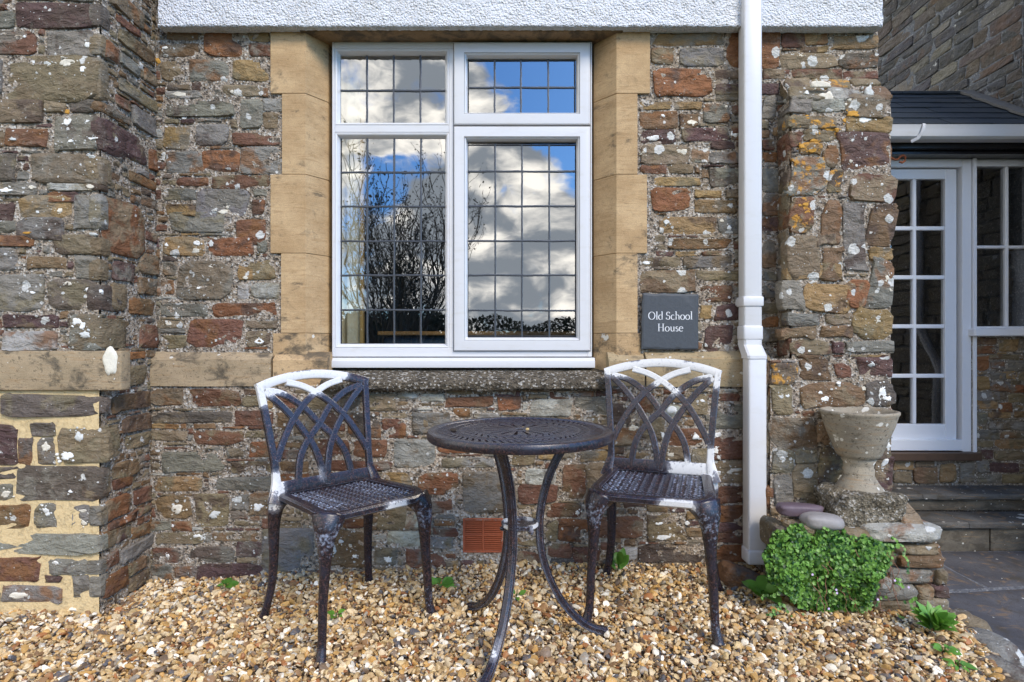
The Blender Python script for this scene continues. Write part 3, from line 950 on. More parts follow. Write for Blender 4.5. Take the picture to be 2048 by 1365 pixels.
# roughcast upper storey, with its drip edge
rx0, rx1 = X(316, 2.52), X(1765, 2.52)
na, nb = 300, 70
A, B = np.meshgrid(np.linspace(rx0, rx1, na), np.linspace(Z_REND, Z_REND + 0.75, nb))
hgt = 0.006 * np.abs(vnoise(A * 95, B * 95, 1)) + 0.004 * vnoise(A * 48, B * 48, 5) + 0.003 * fbm(A * 4, B * 4, 2)
idx = np.arange(na * nb).reshape(nb, na)
m = MB()
m.v = [(a, 2.52 - h, b + (0.0022 * math.sin(a * 170) * math.sin(a * 61) if j == 0 else 0)) for j in range(nb) for a, b, h in zip(A[j], B[j], hgt[j])]
m.f = [tuple(r) for r in np.stack([idx[:-1, :-1], idx[:-1, 1:], idx[1:, 1:], idx[1:, :-1]], -1).reshape(-1, 4).tolist()]
off = len(m.v)
m.v += [(a, 2.62, Z_REND + 0.004) for a in A[0]]
m.f += [(i, off + i, off + i + 1, i + 1) for i in range(na - 1)]
b2 = len(m.v)
m.v += [(rx1, 2.7, b) for b in B[:, -1]]
m.f += [(int(idx[j, -1]), b2 + j, b2 + j + 1, int(idx[j + 1, -1])) for j in range(nb - 1)]
m.build('roughcast_band', M['render'], wall, sharp=None)
# flank of the house, seen only from the side
MB().box((1.30, 2.66, -0.4), (1.598, 3.95, 4.6)).build('flank', M['mortar_tan'], wall)
MB().box((-3.2, 2.66, 2.47), (1.298, 2.95, 4.6)).build('upper_core', M['mortar_tan'], wall)

# ================================================================== left pier
pier = thing('stone_pier', 'projecting rubble stone pier with lichened blocks and cream repointing low down', 'pier', (-1.9, D_PIER, 0))
pf, ps = pl_front(D_PIER), pl_east(X_PIER)
PX0 = -2.6
zb1, zb0 = Z(702, D_PIER), Z(781, D_PIER)
mortar_sheet('mortar', pier, pf, PX0, zb0, X_PIER, 3.2, seed=4, amp=0.005)
mortar_sheet('mortar', pier, pf, PX0, -0.25, X_PIER, zb0 + 0.01, seed=5, mat='mortar_cream', h0=0.004, amp=0.002)
mortar_sheet('mortar', pier, ps, D_PIER + 0.001, -0.25, D_UP + 0.02, 3.2, seed=6, amp=0.005)
MB().box((PX0, D_PIER + 0.014, -0.25), (X_PIER - 0.012, D_UP + 0.08, 3.2)).build('core', M['mortar_tan'], pier)
cp = Cover(PX0, zb1 + 0.005, X_PIER - 0.02, 2.6)
cq = Cover(PX0, -0.1, X_PIER - 0.02, zb0 - 0.005)
P1 = """105 25 560 165 p3; -100 35 45 62 r2; -100 75 90 180 g3; -140 195 220 325 r4; 275 200 560 335 g4; 30 345 600 602 o6; -120 350 22 560 g3; -140 600 265 732 o5; 270 610 392 667 o2;
430 600 560 667 d3; 335 690 590 902 g8; 40 770 285 876 r5; -140 780 30 880 o3; -140 925 100 1080 d4; 195 925 620 1087 o5; -120 1090 225 1160 g8; 298 1095 560 1132 w5; 298 1145 462 1202 p2;
130 1170 430 1300 t5; 450 1152 580 1368 s4; -140 1210 80 1365 p3; 108 1302 382 1430 g4; -140 -80 70 20 g2; 100 -90 330 10 d3; 345 -80 560 12 g2"""
P2 = """-140 5 98 75 g3; -140 90 206 155 r2; 320 90 580 200 o4; -140 170 112 300 g6; 170 225 402 292 b5; 455 220 570 352 g4; -140 340 265 532 g7; 290 360 600 537 d7; 28 565 352 642 p8;
430 570 600 762 s7; 30 668 346 768 w8"""
P3 = """28 1040 640 1170 d3; -140 1235 110 1410 p2; 198 1205 327 1282 d1"""
P4 = """-140 -20 98 195 p2; 105 45 178 190 d2; 214 45 302 187 g8; 330 -10 590 175 o7; -100 205 108 263 d2; 103 200 560 383 d3; -140 290 77 375 g8; -140 400 168 528 b3; 200 400 312 526 g8;
394 405 490 522 g8; -140 557 560 665 s5; -140 690 216 822 r2; 268 700 480 782 g6; 250 787 342 822 p1; 402 787 490 905 g3; 18 840 344 932 g8; -140 870 8 942 d2"""
place(pier, P1, 0, 0, 2.968, D_PIER, cp, prot=0.010)
place(pier, P2, 0, 440, 2.968, D_PIER, cp, prot=0.010)
place(pier, P3, 0, 440, 2.968, D_PIER, cq, prot=0.010)
place(pier, P4, 0, 860, 2.703, D_PIER, cq, prot=0.008, sq=9)
# corner stones reach round the arris
for (y0, y1, ln, sl, code) in ((25, 165, 0.05, 0.06, 'd3'), (200, 335, 0.05, 0.10, 'o4'), (345, 602, 0.05, 0.05, 'o4'), (600, 667, 0.06, 0.16, 'b2'), (690, 902, 0.05, 0.16, 'p3'), (925, 1087, 0.08, 0.07, 'o4'),
                               (1092, 1134, 0.07, 0.05, 'o5'), (1152, 1368, 0.05, 0.05, 's4'), (1410, 1520, 0.05, 0.06, 'o4'), (1540, 1670, 0.05, 0.05, 'o4'), (1685, 1850, 0.06, 0.13, 'd4'), (1880, 2080, 0.06, 0.16, 'o5')):
    za, zc = Z(y1 / 2.968, D_PIER), Z(y0 / 2.968, D_PIER)
    rock(pier, 'stone', (X_PIER - ln / 2 + 0.013, D_PIER + sl / 2 - 0.014, (za + zc) / 2), (ln, sl, zc - za), code, 0.3, 0.05)
for (y0, y1, ln, sl, code) in ((0, 175, 0.07, 0.12, 'o4'), (200, 383, 0.08, 0.06, 'o3'), (405, 522, 0.05, 0.05, 'g6'), (557, 665, 0.09, 0.11, 'o3'), (700, 782, 0.06, 0.05, 'g4'), (787, 905, 0.05, 0.05, 'g3')):
    za, zc = Z(860 + y1 / 2.703, D_PIER), Z(860 + y0 / 2.703, D_PIER)
    rock(pier, 'stone', (X_PIER - ln / 2 + 0.013, D_PIER + sl / 2 - 0.012, (za + zc) / 2), (ln, sl, zc - za), code, 0.3, 0.05)
# the face turned to the window
SIDE = [(0, 2.968, """640 -60 20 840 50 165 o3; 680 95 130 815 170 222 r1; 690 190 260 905 300 385 b2; 605 215 345 700 305 388 n1; 705 310 392 820 385 455 s3; 700 475 545 930 600 660 o4; 850 375 440 955 475 560 o2;
680 560 625 770 620 668 r1; 590 625 660 770 705 750 b2; 780 640 770 930 695 790 g3; 600 705 870 860 840 1000 p3; 875 865 1000 950 905 1022 n1; 760 1010 1065 945 1090 1150 b3; 600 1170 1490 850 1250 1550 n2; 830 1145 1195 955 1215 1272 b2"""),
        (440, 2.968, """860 75 122 945 85 128 r1; 665 250 352 785 268 378 p1; 825 200 320 946 205 322 o2; 815 345 445 940 350 440 b3; 650 365 540 735 395 530 o3; 760 460 560 900 480 560 b2; 820 620 752 920 625 752 r2;
710 785 826 850 785 822 n1; 724 870 982 860 866 980 o1; 655 1038 1120 885 1030 1128 b2; 720 1180 1268 890 1150 1232 b2; 740 1290 1365 880 1262 1338 o3"""),
        (860, 2.703, """600 190 265 740 160 242 b3; 600 275 330 705 248 302 r2; 492 395 515 690 342 432 n2; 720 330 402 810 305 382 r2; 580 490 530 735 448 490 n1; 745 425 462 808 405 440 r1; 620 550 608 700 530 582 p1;
705 540 602 800 492 560 o2; 640 650 722 820 570 640 g3; 488 692 775 630 640 720 r4; 690 720 782 780 685 750 b2; 488 800 905 680 742 850 r2; 690 800 870 800 760 815 o2""")]
cs = Cover(D_PIER + 0.03, -0.06, D_UP - 0.005, 2.6)
for oy, sc, txt in SIDE:
    for line in txt.replace('\n', ' ').split(';'):
        q = line.split()
        if len(q) < 7: continue
        xa, a0, a1, xb, c0, c1 = map(float, q[:6])
        da = min(max(X_PIER * F / (xa / sc - CX), D_PIER + 0.012), D_UP - 0.03)
        db = min(max(X_PIER * F / (xb / sc - CX), da + 0.03), D_UP - 0.002)
        zt = (Z(oy + a0 / sc, da) + Z(oy + c0 / sc, db)) / 2
        zl = (Z(oy + a1 / sc, da) + Z(oy + c1 / sc, db)) / 2
        stone(pier, ps, (da, zl, db, zt), q[6], prot=0.012)
        cs.take(da, zl, db, zt, 0.004)
infill(pier, [(pf, cp.fill(21, 0.13, 0.05, 0.03, 0.02), 'gggoobrp', (2, 3, 5)), (ps, cs.fill(31, 0.11, 0.05, 0.03, 0.02), 'ooobbrg', (1, 2, 3))])
m = MB().box((PX0, D_PIER - 0.022, zb0), (X(243, D_PIER - 0.022), D_PIER + 0.035, zb1), 0.008, 2)
m.build('plinth_stone', M['band'], pier, sharp=40)
for (px, py, rw, rh, k_) in ((221, 724, 0.027, 0.053, 3.0),):
    m, n = MB(), 40
    for k, f in enumerate((1.0, 0.95, 0.6, 0.3)):
        for i in range(n):
            t_ = 2 * math.pi * i / n
            q = f * (1 + 0.09 * float(vnoise(math.cos(t_) * 1.5 + k_, math.sin(t_) * 1.5, k_)) + 0.13 * float(vnoise(math.cos(t_) * 3.3, math.sin(t_) * 3.3, 3)))
            m.v.append((X(px, D_PIER - 0.022) + rw * q * math.cos(t_), D_PIER - 0.022 - (0.0035 if k else -0.003), Z(py, D_PIER - 0.022) + rh * q * math.sin(t_)))
    m.f = [(k * n + i, k * n + (i + 1) % n, (k + 1) * n + (i + 1) % n, (k + 1) * n + i) for k in range(3) for i in range(n)] + [tuple(range(3 * n, 4 * n))]
    m.build('lichen_crust', mat_plain('pale_lichen', (0.72, 0.68, 0.56), 0.95, 90.0, 0.2, 0.5), pier, sharp=None)

# ================================================================== right buttress
but = thing('stone_buttress', 'rough stone buttress with white and orange lichen right of the white downpipe', 'buttress', (1.4, D_BUT, 0))
bf, bl = pl_front(D_BUT), pl_front(D_BLOW)
bx0, bx1 = X(1580, D_BUT), X(1787, D_BUT)
zt = Z(200, D_BUT)
ztop = Z(160, D_UP - 0.01)
zlow = Z(718, D_BLOW)
lx0, lx1 = X(1537, D_BLOW), X(1787, D_BLOW)
mortar_sheet('mortar', but, bf, bx0 + 0.006, zlow - 0.02, bx1 - 0.014, zt, seed=8)
mortar_sheet('mortar', but, pl_west(bx0), D_BUT + 0.001, zlow - 0.02, D_UP + 0.02, zt, seed=9)
mortar_sheet('mortar', but, bl, lx0 + 0.006, -0.2, lx1 - 0.014, zlow, seed=10)
mortar_sheet('mortar', but, pl_west(lx0), D_BLOW + 0.001, -0.2, D_LOW + 0.03, zlow, seed=11)
MB().box((bx0 + 0.02, D_BUT + 0.006, zlow - 0.05), (bx1 - 0.014, D_UP + 0.02, zt - 0.006)).box((lx0 + 0.02, D_BLOW + 0.006, -0.2), (lx1 - 0.014, D_UP + 0.02, zlow - 0.012)).build('core', M['mortar_tan'], but)
sl = Vector((0, D_UP - D_BUT, ztop - zt))              # sloping weathered top
sn = Vector((0, -sl.z, sl.y)).normalized()
slope = lambda a, b, h: (a, D_BUT + sl.y * b / sl.length + sn.y * h, zt + sl.z * b / sl.length + sn.z * h)
mortar_sheet('mortar', but, slope, bx0 + 0.004, -0.006, bx1 - 0.01, sl.length + 0.01, seed=12, amp=0.006)
for q in ((0.0, 0.37, 0.0, 0.55, 'o6'), (0.02, 0.30, 0.58, 1.0, 'o5'), (0.39, 0.72, 0.0, 0.48, 'w6'), (0.33, 0.66, 0.53, 1.0, 'o7y'), (0.74, 1.0, 0.0, 0.6, 'b5'), (0.69, 0.98, 0.64, 1.0, 'o5')):
    stone(but, slope, (bx0 + (bx1 - bx0) * q[0] + 0.004, sl.length * q[2], bx0 + (bx1 - bx0) * q[1] - 0.004, sl.length * q[3]), q[4], prot=0.012, sq=6, jit=1.6, back=0.04)
cb = Cover(bx0 + 0.003, zlow, bx1 - 0.003, zt)
cbl = Cover(lx0 + 0.003, 0.0, lx1 - 0.003, zlow)
B1 = """770 478 880 562 g3; 882 492 1040 548 w9; 1045 478 1238 578 o5; 770 570 1000 625 o6y; 1052 570 1272 642 t5; 838 640 1002 690 o6y; 772 645 832 712 r3; 820 700 932 750 t6y; 776 755 952 945 s4y; 943 715 1002 822 o5;
960 832 1030 942 o4y; 1005 646 1278 840 p5; 1062 850 1287 987 r3; 784 960 892 1132 r5y; 902 1135 1000 1200 o3; 930 980 1035 1200 b4; 1036 990 1142 1330 g6; 1164 1000 1278 1202 b3; 780 1145 925 1365 o4; 930 1205 1034 1365 b5; 1164 1210 1278 1270 t2"""
B2 = """718 -30 960 45 t4; 690 55 782 187 g5; 786 55 1007 195 t5; 985 42 1085 162 n2; 1085 -60 1197 166 g6; 718 196 862 247 g5; 888 200 1010 247 o3; 868 256 1007 307 b3; 1020 176 1192 312 t7; 690 262 842 312 b3;
728 322 912 386 r4; 914 330 967 382 p3; 972 325 1197 376 g8"""
B3 = """770 397 907 502 b6; 930 432 1002 492 r4; 1038 402 1190 487 p7; 645 520 735 657 o7; 770 515 1067 632 b6; 1070 512 1192 622 d8; 645 678 837 812 b6; 645 818 742 918 g8; 650 925 735 1072 g6; 737 885 862 1062 o4;
745 818 845 880 o5; 850 690 1000 800 b5; 850 806 1000 1000 o5; 1100 850 1192 1002 p7; 1010 660 1090 760 o6; 1100 670 1192 846 o9; 640 430 760 512 o6y; 1010 860 1092 1002 b5; 870 1010 1190 1100 d4"""
place(but, B1, 1260, 0, 2.437, D_BUT, cb, prot=0.010, sq=7, jit=1.7, back=0.05)
place(but, B2, 1260, 540, 2.274, D_BUT, cb, prot=0.010, sq=7, jit=1.7, back=0.05)
place(but, B3, 1260, 540, 2.274, D_BLOW, cbl, prot=0.010, sq=7, jit=1.6, back=0.05)
for r in cb.fill(41, 0.10, 0.06, 0.028, 0.02):
    stone(but, bf, r, rand_code('ootgr', (3, 5, 6)), prot=0.006)
for r in cbl.fill(42, 0.10, 0.06, 0.028, 0.02):
    stone(but, bl, r, rand_code('ootgr', (3, 5, 6)), prot=0.006)
for pl_, x_, y0_, y1_, z0_, z1_ in ((pl_west(bx0), bx0, D_BUT, D_UP - 0.01, zlow, zt), (pl_west(lx0), lx0, D_BLOW, D_LOW - 0.01, 0.2, zlow)):
    z = z0_ + 0.01
    while z < z1_ - 0.05:
        hh = RC.uniform(0.06, 0.17)
        stone(but, pl_, (y0_ + 0.004, z, y1_, min(z + hh, z1_) - 0.012), rand_code('rogob', (1, 3)), prot=0.008)
        z += hh


# ================================================================== lichen crusts large enough to tell apart
def crusts(txt, sc, ox, oy, mat='crust'):
    for item in txt.replace('\n', ' ').split(';'):
        p = item.split()
        if len(p) < 4: continue
        zx, zy, w, h = map(float, p)
        px, py = ox + zx / sc, oy + zy / sc
        if px < 214: par, d = pier, D_PIER
        elif 306 < px < 1555: par, d = (wall, D_UP) if py < 775 else (wall, D_LOW)
        elif 1555 <= px < 1792: par, d = (wall, D_UP) if py < 160 else ((but, D_BUT) if py < 716 else (but, D_BLOW))
        else: continue
        a, b, rw, rh = X(px, d), Z(py, d), w / sc * d / F * 0.64, h / sc * d / F * 0.64
        fn = None
        for (pp, a0, b0, a1, b1, ac, bc, H, pl) in REG:
            if pp is par and a0 <= a <= a1 and b0 <= b <= b1 and abs(pl(0, 0, 0)[1] - d) < 0.03 and pl(1, 0, 0)[0] == 1:
                fn = (ac, bc, H)
        R = random.Random(int(px * 7 + py * 13))
        n, s1 = 22, R.uniform(0, 90)
        m = MB()
        for k, f in enumerate((1.0, 0.93, 0.6, 0.25)):
            for i in range(n):
                t = 2 * math.pi * i / n
                q = f * (1 + 0.36 * float(vnoise(math.cos(t) * 1.6 + s1, math.sin(t) * 1.6, s1)) + 0.24 * float(vnoise(math.cos(t) * 4 + s1, math.sin(t) * 4, 3)))
                x, y = a + rw * q * math.cos(t), b + rh * q * math.sin(t)
                hh = float(fn[2](np.array(x - fn[0]), np.array(y - fn[1]))) if fn else 0.004
                hh = max(hh, 0.002) + (0.0022 + 0.0008 * float(vnoise(x * 150, y * 150)) if k else -0.006)
                m.v.append((x, d - hh, y))
        m.f = [(k * n + i, k * n + (i + 1) % n, (k + 1) * n + (i + 1) % n, (k + 1) * n + i) for k in range(3) for i in range(n)] + [tuple(range(3 * n, 4 * n))]
        for _s in range(R.randint(1, 4) if w * h > 250 else R.randint(0, 2)):      # small satellites round the crust
            ta, k0 = R.uniform(0, 6.28), len(m.v)
            ca_, cb_ = a + rw * R.uniform(1.25, 2.0) * math.cos(ta), b + rh * R.uniform(1.25, 1.9) * math.sin(ta)
            rs_ = min(rw, rh) * R.uniform(0.15, 0.38)
            for k, f in enumerate((1.0, 0.8)):
                for i in range(9):
                    t = 2 * math.pi * i / 9
                    x, y = ca_ + rs_ * f * math.cos(t) * (1 + 0.3 * float(vnoise(i * 0.9, ta, k0))), cb_ + rs_ * f * math.sin(t)
                    hh = float(fn[2](np.array(x - fn[0]), np.array(y - fn[1]))) if fn else 0.004
                    m.v.append((x, d - max(hh, 0.002) - (0.002 if k else -0.006), y))
            m.f += [(k0 + i, k0 + (i + 1) % 9, k0 + 9 + (i + 1) % 9, k0 + 9 + i) for i in range(9)] + [tuple(range(k0 + 9, k0 + 18))]
        m.build('lichen_crust', M[mat] if mat != 'crust' else M[R.choice(('crust', 'crust', 'crust_grey', 'crust_tan'))], par, sharp=None)


crusts("""575 75 25 28; 530 275 30 22; 283 385 32 26; 410 380 66 34; 200 372 18 15; 500 415 40 30; 410 725 38 40; 515 725 52 16; 440 845 27 16; 565 825 44 30; 560 940 32 18; 205 1118 28 18; 50 1135 56 24; 550 1112 36 20;
1095 705 26 10; 1330 1260 46 22; 1355 1235 16 18; 260 1340 15 13; 95 835 30 14; 235 1263 14 12; 360 1252 22 20; 150 220 12 12; 1070 565 70 18; 990 290 28 14; 1385 555 16 16""", 2.968, 0, 0)
crusts("""565 90 32 12; 1175 140 30 26; 1165 185 38 20; 1255 140 28 28; 995 150 16 16; 1240 285 46 20; 1465 345 24 14; 420 380 36 18; 545 415 46 24; 600 425 22 16; 210 430 28 18; 470 605 42 36; 500 628 28 32; 520 685 46 34; 1545 720 46 22; 1010 620 36 18; 1210 340 14 14; 1180 405 14 12; 1050 555 14 14; 715 640 12 12""", 2.968, 0, 440)
crusts("""435 30 34 46; 375 140 48 38; 258 90 30 42; 40 345 40 30; 260 440 26 36; 455 435 32 16; 460 500 24 22; 310 715 32 16; 110 890 72 26; 960 425 44 38; 1130 405 34 16; 1165 455 50 34; 1290 375 32 30; 1400 415 38 34; 1075 580 40 24; 940 515 12 12; 910 680 16 18; 390 330 14 10""", 2.703, 0, 860)
crusts("965 115 36 20; 1290 1030 26 26; 1240 1080 30 48; 1350 1055 20 20; 1375 1125 24 18; 1590 1145 44 32; 370 1000 46 24", 3.2, 280, 760)
crusts("""1040 175 36 24; 1220 95 40 30; 1210 300 26 22; 1180 215 16 28; 1425 388 34 18; 1500 380 42 24; 1440 205 20 14; 1425 275 16 18; 1325 220 18 18; 780 570 16 16; 1180 685 50 18; 1290 620 16 14; 1040 140 20 10; 1160 620 30 12""", 2.333, 820, 780)
crusts("""150 573 26 16; 110 675 44 20; 250 745 44 24; 60 755 16 16; 510 650 30 28; 480 1113 20 18; 445 1078 16 12; 465 525 12 10; 80 1283 28 14; 175 1085 22 18; 825 278 14 12; 960 490 86 56; 1140 588 46 22; 925 415 80 24; 1070 790 12 12; 1220 910 12 26; 1075 690 12 12; 945 1310 14 16; 1165 450 30 40; 860 455 14 14; 1100 810 10 10; 1135 685 12 12; 300 600 40 20""", 2.437, 1260, 0)
crusts("""955 945 28 24; 1090 430 28 22; 880 585 30 18; 860 560 18 18; 325 595 18 10; 395 750 20 16; 385 820 18 24; 398 850 16 14; 390 925 32 18; 475 915 58 24; 295 758 22 20; 1140 560 26 52; 1165 580 22 26; 1180 700 20 60; 1150 880 26 38; 690 860 26 20; 1160 45 20 24; 1120 240 18 16; 810 370 10 10; 1165 800 22 30; 1060 540 16 14; 940 515 14 12; 710 570 14 12; 1180 90 14 16""", 2.274, 1260, 540)
crusts("945 370 16 26; 405 665 24 22", 2.968, 0, 0, 'crust_gold')
crusts("178 82 42 12; 1900 900 20 18; 882 992 8 10; 920 1333 12 8", 2.968, 0, 440, 'crust_gold')
crusts("1080 560 46 26; 905 595 26 12; 975 630 40 24; 860 575 20 18; 830 720 22 18; 890 690 30 10; 880 740 30 12; 1000 640 14 20; 850 1000 26 12; 820 1005 12 12; 855 1040 20 14; 1050 590 26 16", 2.437, 1260, 0, 'crust_gold')
# ================================================================== leaded casement window
DW = 2.64
wx = lambda p: X(p, DW)
wz = lambda p: Z(p, DW)
win = thing('casement_window', 'white plastic window with four leaded lights in sandstone surround', 'window', (wx(924), DW, wz(735)))


def ring(m, x0, x1, z0, z1, prof):
    """mitred picture-frame: prof = [(inset, y)]"""
    vs_ = []
    for ins, y in prof:
        vs_ += [(x0 + ins, y, z0 + ins), (x1 - ins, y, z0 + ins), (x1 - ins, y, z1 - ins), (x0 + ins, y, z1 - ins)]
    fs = [(k * 4 + i, k * 4 + (i + 1) % 4, (k + 1) * 4 + (i + 1) % 4, (k + 1) * 4 + i) for k in range(len(prof) - 1) for i in range(4)]
    m.add(vs_, fs)


m = MB()
yb = DW + 0.07
bv = 0.002
xl, xr, zt_, zb_ = wx(664), wx(1184), wz(84), wz(714)
m.box((xl, DW, zb_), (wx(669), yb, zt_), bv)
m.box((wx(1174), DW, zb_), (xr, yb, zt_), bv)
m.box((wx(669), DW + 0.0005, wz(97)), (wx(1174), yb, zt_), bv)
m.box((wx(669), DW + 0.0005, zb_), (wx(1174), yb, wz(697)), bv)
m.box((wx(898), DW + 0.0008, wz(697)), (wx(916), yb, wz(97)), bv)
m.box((wx(669), DW + 0.0012, wz(265)), (wx(898), yb, wz(251)), bv)
m.box((wx(916), DW + 0.0012, wz(262)), (wx(1174), yb, wz(244)), bv)
m.build('frame', M['upvc'], win, sharp=30)
m = MB()
bead = [(0.0, DW + 0.004), (0.005, DW + 0.001), (0.011, DW + 0.004), (0.013, DW + 0.010), (0.020, DW + 0.024), (0.020, DW + 0.036)]
ring(m, wx(669), wx(898), wz(251), wz(97), bead)
ring(m, wx(669), wx(898), wz(697), wz(265), bead)
m.build('glazing_bead', M['upvc'], win, sharp=30)
cill = [(2.60, wz(735)), (2.598, wz(731)), (2.600, wz(722)), (2.606, wz(720)), (2.612, wz(716)), (2.70, wz(715)), (2.70, wz(735))]
m = MB().prism(cill, lambda y, z: (X(655, 2.6), y, z), lambda y, z: (X(1190, 2.6), y, z))
m.build('cill', M['upvc'], win, sharp=30)


def sash(px0, py0, px1, py1):
    m = MB()
    prof = [(0.0, DW + 0.004), (0.0, DW - 0.010), (0.004, DW - 0.016), (0.014, DW - 0.0175), (0.047, DW - 0.0175), (0.050, DW - 0.012), (0.054, DW - 0.010), (0.060, DW + 0.010), (0.060, DW + 0.030)]
    ring(m, wx(px0), wx(px1), wz(py1), wz(py0), prof)
    o = m.build('sash', M['upvc'], win, sharp=25)
    g = MB()
    ring(g, wx(px0) - 0.003, wx(px1) + 0.003, wz(py1) - 0.003, wz(py0) + 0.003, [(0.0, DW - 0.0006), (0.006, DW - 0.0012)])
    ring(g, wx(px0) + 0.0475, wx(px1) - 0.0475, wz(py1) + 0.0475, wz(py0) - 0.0475, [(0.0, DW - 0.0178), (0.0012, DW - 0.0178)])
    g.build('gasket', M['seal'], o, smooth=False)
    return o


sash(908, 88, 1180, 252)
sash(908, 255, 1180, 702)


def light(px0, py0, px1, py1, vx, hy, tilt=(0, 0), y=DW + 0.028):
    """one sealed pane with lead strips on its face"""
    x0, x1, z1, z0 = wx(px0) - 0.006, wx(px1) + 0.006, wz(py0) + 0.006, wz(py1) - 0.006
    xc, zc = (x0 + x1) / 2, (z0 + z1) / 2
    yy = lambda x, z: y + (x - xc) * tilt[0] + (z - zc) * tilt[1]
    n = 10
    m = MB()
    for j in range(n + 1):
        for i in range(n + 1):
            xx, zz = x0 + (x1 - x0) * i / n, z0 + (z1 - z0) * j / n
            m.v.append((xx, yy(xx, zz), zz))
    m.f = [(j * (n + 1) + i, j * (n + 1) + i + 1, (j + 1) * (n + 1) + i + 1, (j + 1) * (n + 1) + i) for j in range(n) for i in range(n)]
    p = m.build('pane', M['glass'], win, sharp=None)
    g = MB()
    ring(g, x0 + 0.002, x1 - 0.002, z0 + 0.002, z1 - 0.002, [(0.0, y - 0.003), (0.0062, y - 0.003), (0.0062, y + 0.004)])
    g.build('gasket', M['seal'], p)
    R = random.Random(px0 + py0)
    for v in vx:
        pts = [(wx(v) + R.uniform(-0.0009, 0.0009), yy(wx(v), z) - 0.0025, z) for z in np.linspace(z0, z1, 12)]
        MB().sweep(pts, (0, -1, 0), [0.0040 + R.uniform(-0.0004, 0.0006) for _ in pts], 0.0017, 0.5).build('lead_strip', M['lead'], p)
    for h in hy:
        pts = [(x, yy(x, wz(h)) - 0.0031, wz(h) + R.uniform(-0.0012, 0.0012)) for x in np.linspace(x0, x1, 12)]
        MB().sweep(pts, (0, -1, 0), [0.0040 + R.uniform(-0.0004, 0.0006) for _ in pts], 0.0017, 0.5).build('lead_strip', M['lead'], p)


light(677, 104, 890, 243, (731, 785, 839), (177,), (0.0, 0.0))
light(679, 272, 890, 688, (732, 786, 840), (342, 411, 481, 550, 620), (0.0, 0.0))
light(936, 118, 1150, 224, (989, 1042, 1097), (172,), (-0.004, 0.0), DW + 0.022)
light(935, 288, 1152, 672, (990, 1044, 1099), (341, 411, 481, 550, 621), (0.003, 0.0), DW + 0.022)

# the room behind the glass
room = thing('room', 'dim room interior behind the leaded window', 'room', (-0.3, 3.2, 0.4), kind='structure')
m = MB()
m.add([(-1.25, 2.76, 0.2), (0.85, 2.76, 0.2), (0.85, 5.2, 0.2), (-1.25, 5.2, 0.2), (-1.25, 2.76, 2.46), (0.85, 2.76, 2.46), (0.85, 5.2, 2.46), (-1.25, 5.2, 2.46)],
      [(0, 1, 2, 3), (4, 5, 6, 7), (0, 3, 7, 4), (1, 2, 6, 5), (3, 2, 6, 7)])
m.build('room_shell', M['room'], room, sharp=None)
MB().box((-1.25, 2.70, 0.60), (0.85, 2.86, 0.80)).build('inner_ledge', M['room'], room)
cur = thing('curtain', 'cream curtain hanging inside the left edge of the leaded window', 'curtain', (-0.95, 2.80, 0.8))
m = MB()
k = 60
for z in (0.80, 1.35, 1.9, 2.40):
    for i in range(k + 1):
        u = i / k
        m.v.append((-1.10 + 0.375 * u, 2.79 + 0.016 * math.sin(u * 34) + 0.006 * math.sin(u * 71 + z), z))
m.f = [(j * (k + 1) + i, j * (k + 1) + i + 1, (j + 1) * (k + 1) + i + 1, (j + 1) * (k + 1) + i) for j in range(3) for i in range(k)]
m.build('fabric', M['curtain'], cur, sharp=None)
m = MB()
for i in range(9):
    t = i / 8
    for z in (0.80, 1.5, 2.40):
        m.v.append((-0.722 + 0.022 * t, 2.785 + 0.012 * math.sin(t * 3.1), z))
m.f = [(i * 3 + j, i * 3 + 3 + j, i * 3 + 4 + j, i * 3 + 1 + j) for i in range(8) for j in range(2)]
m.build('hem', mat_plain('ochre_hem', (0.42, 0.28, 0.10), 0.9, 20.0, 0.1), cur, sharp=None)
bench = thing('sofa', 'dark blue sofa with a pale wooden top rail inside the window', 'sofa', (-0.1, 3.3, 0.2))
MB().box((-0.72, 3.25, 0.2), (0.7, 3.5, 1.005), 0.03, 2).build('back', M['sofa'], bench)
MB().box((-0.74, 3.22, 1.006), (0.72, 3.30, 1.028), 0.004).build('rail', M['wood'], bench)

# ================================================================== air brick
vent = thing('air_brick', 'terracotta air brick with louvres low in the wall behind the table', 'vent', (X(966, D_LOW), D_LOW, Z(1104, D_LOW)))
yv = D_LOW - 0.006
vx0, vx1, vz1, vz0 = X(926, yv), X(1006, yv), Z(1037, yv), Z(1106, yv)
m = MB()
t = 0.007
for (a, b, c, d) in ((vx0, vx0 + t, vz0, vz1), (vx1 - t, vx1, vz0, vz1), ((vx0 + vx1) / 2 - t / 2, (vx0 + vx1) / 2 + t / 2, vz0 + t, vz1 - t)):
    m.box((a, yv, c), (b, yv + 0.05, d), 0.0015)
for c in (vz0, (vz0 + vz1) / 2 - t / 2, vz1 - t):
    m.box((vx0 + t, yv + 0.0006, c), (vx1 - t, yv + 0.05, c + t), 0.0015)
m.build('frame', M['terracotta'], vent)
MB().box((vx0 + 0.002, yv + 0.045, vz0 + 0.002), (vx1 - 0.002, yv + 0.06, vz1 - 0.002)).build('back_plate', M['seal'], vent)
hm = (vz1 - vz0) / 2
proto = None
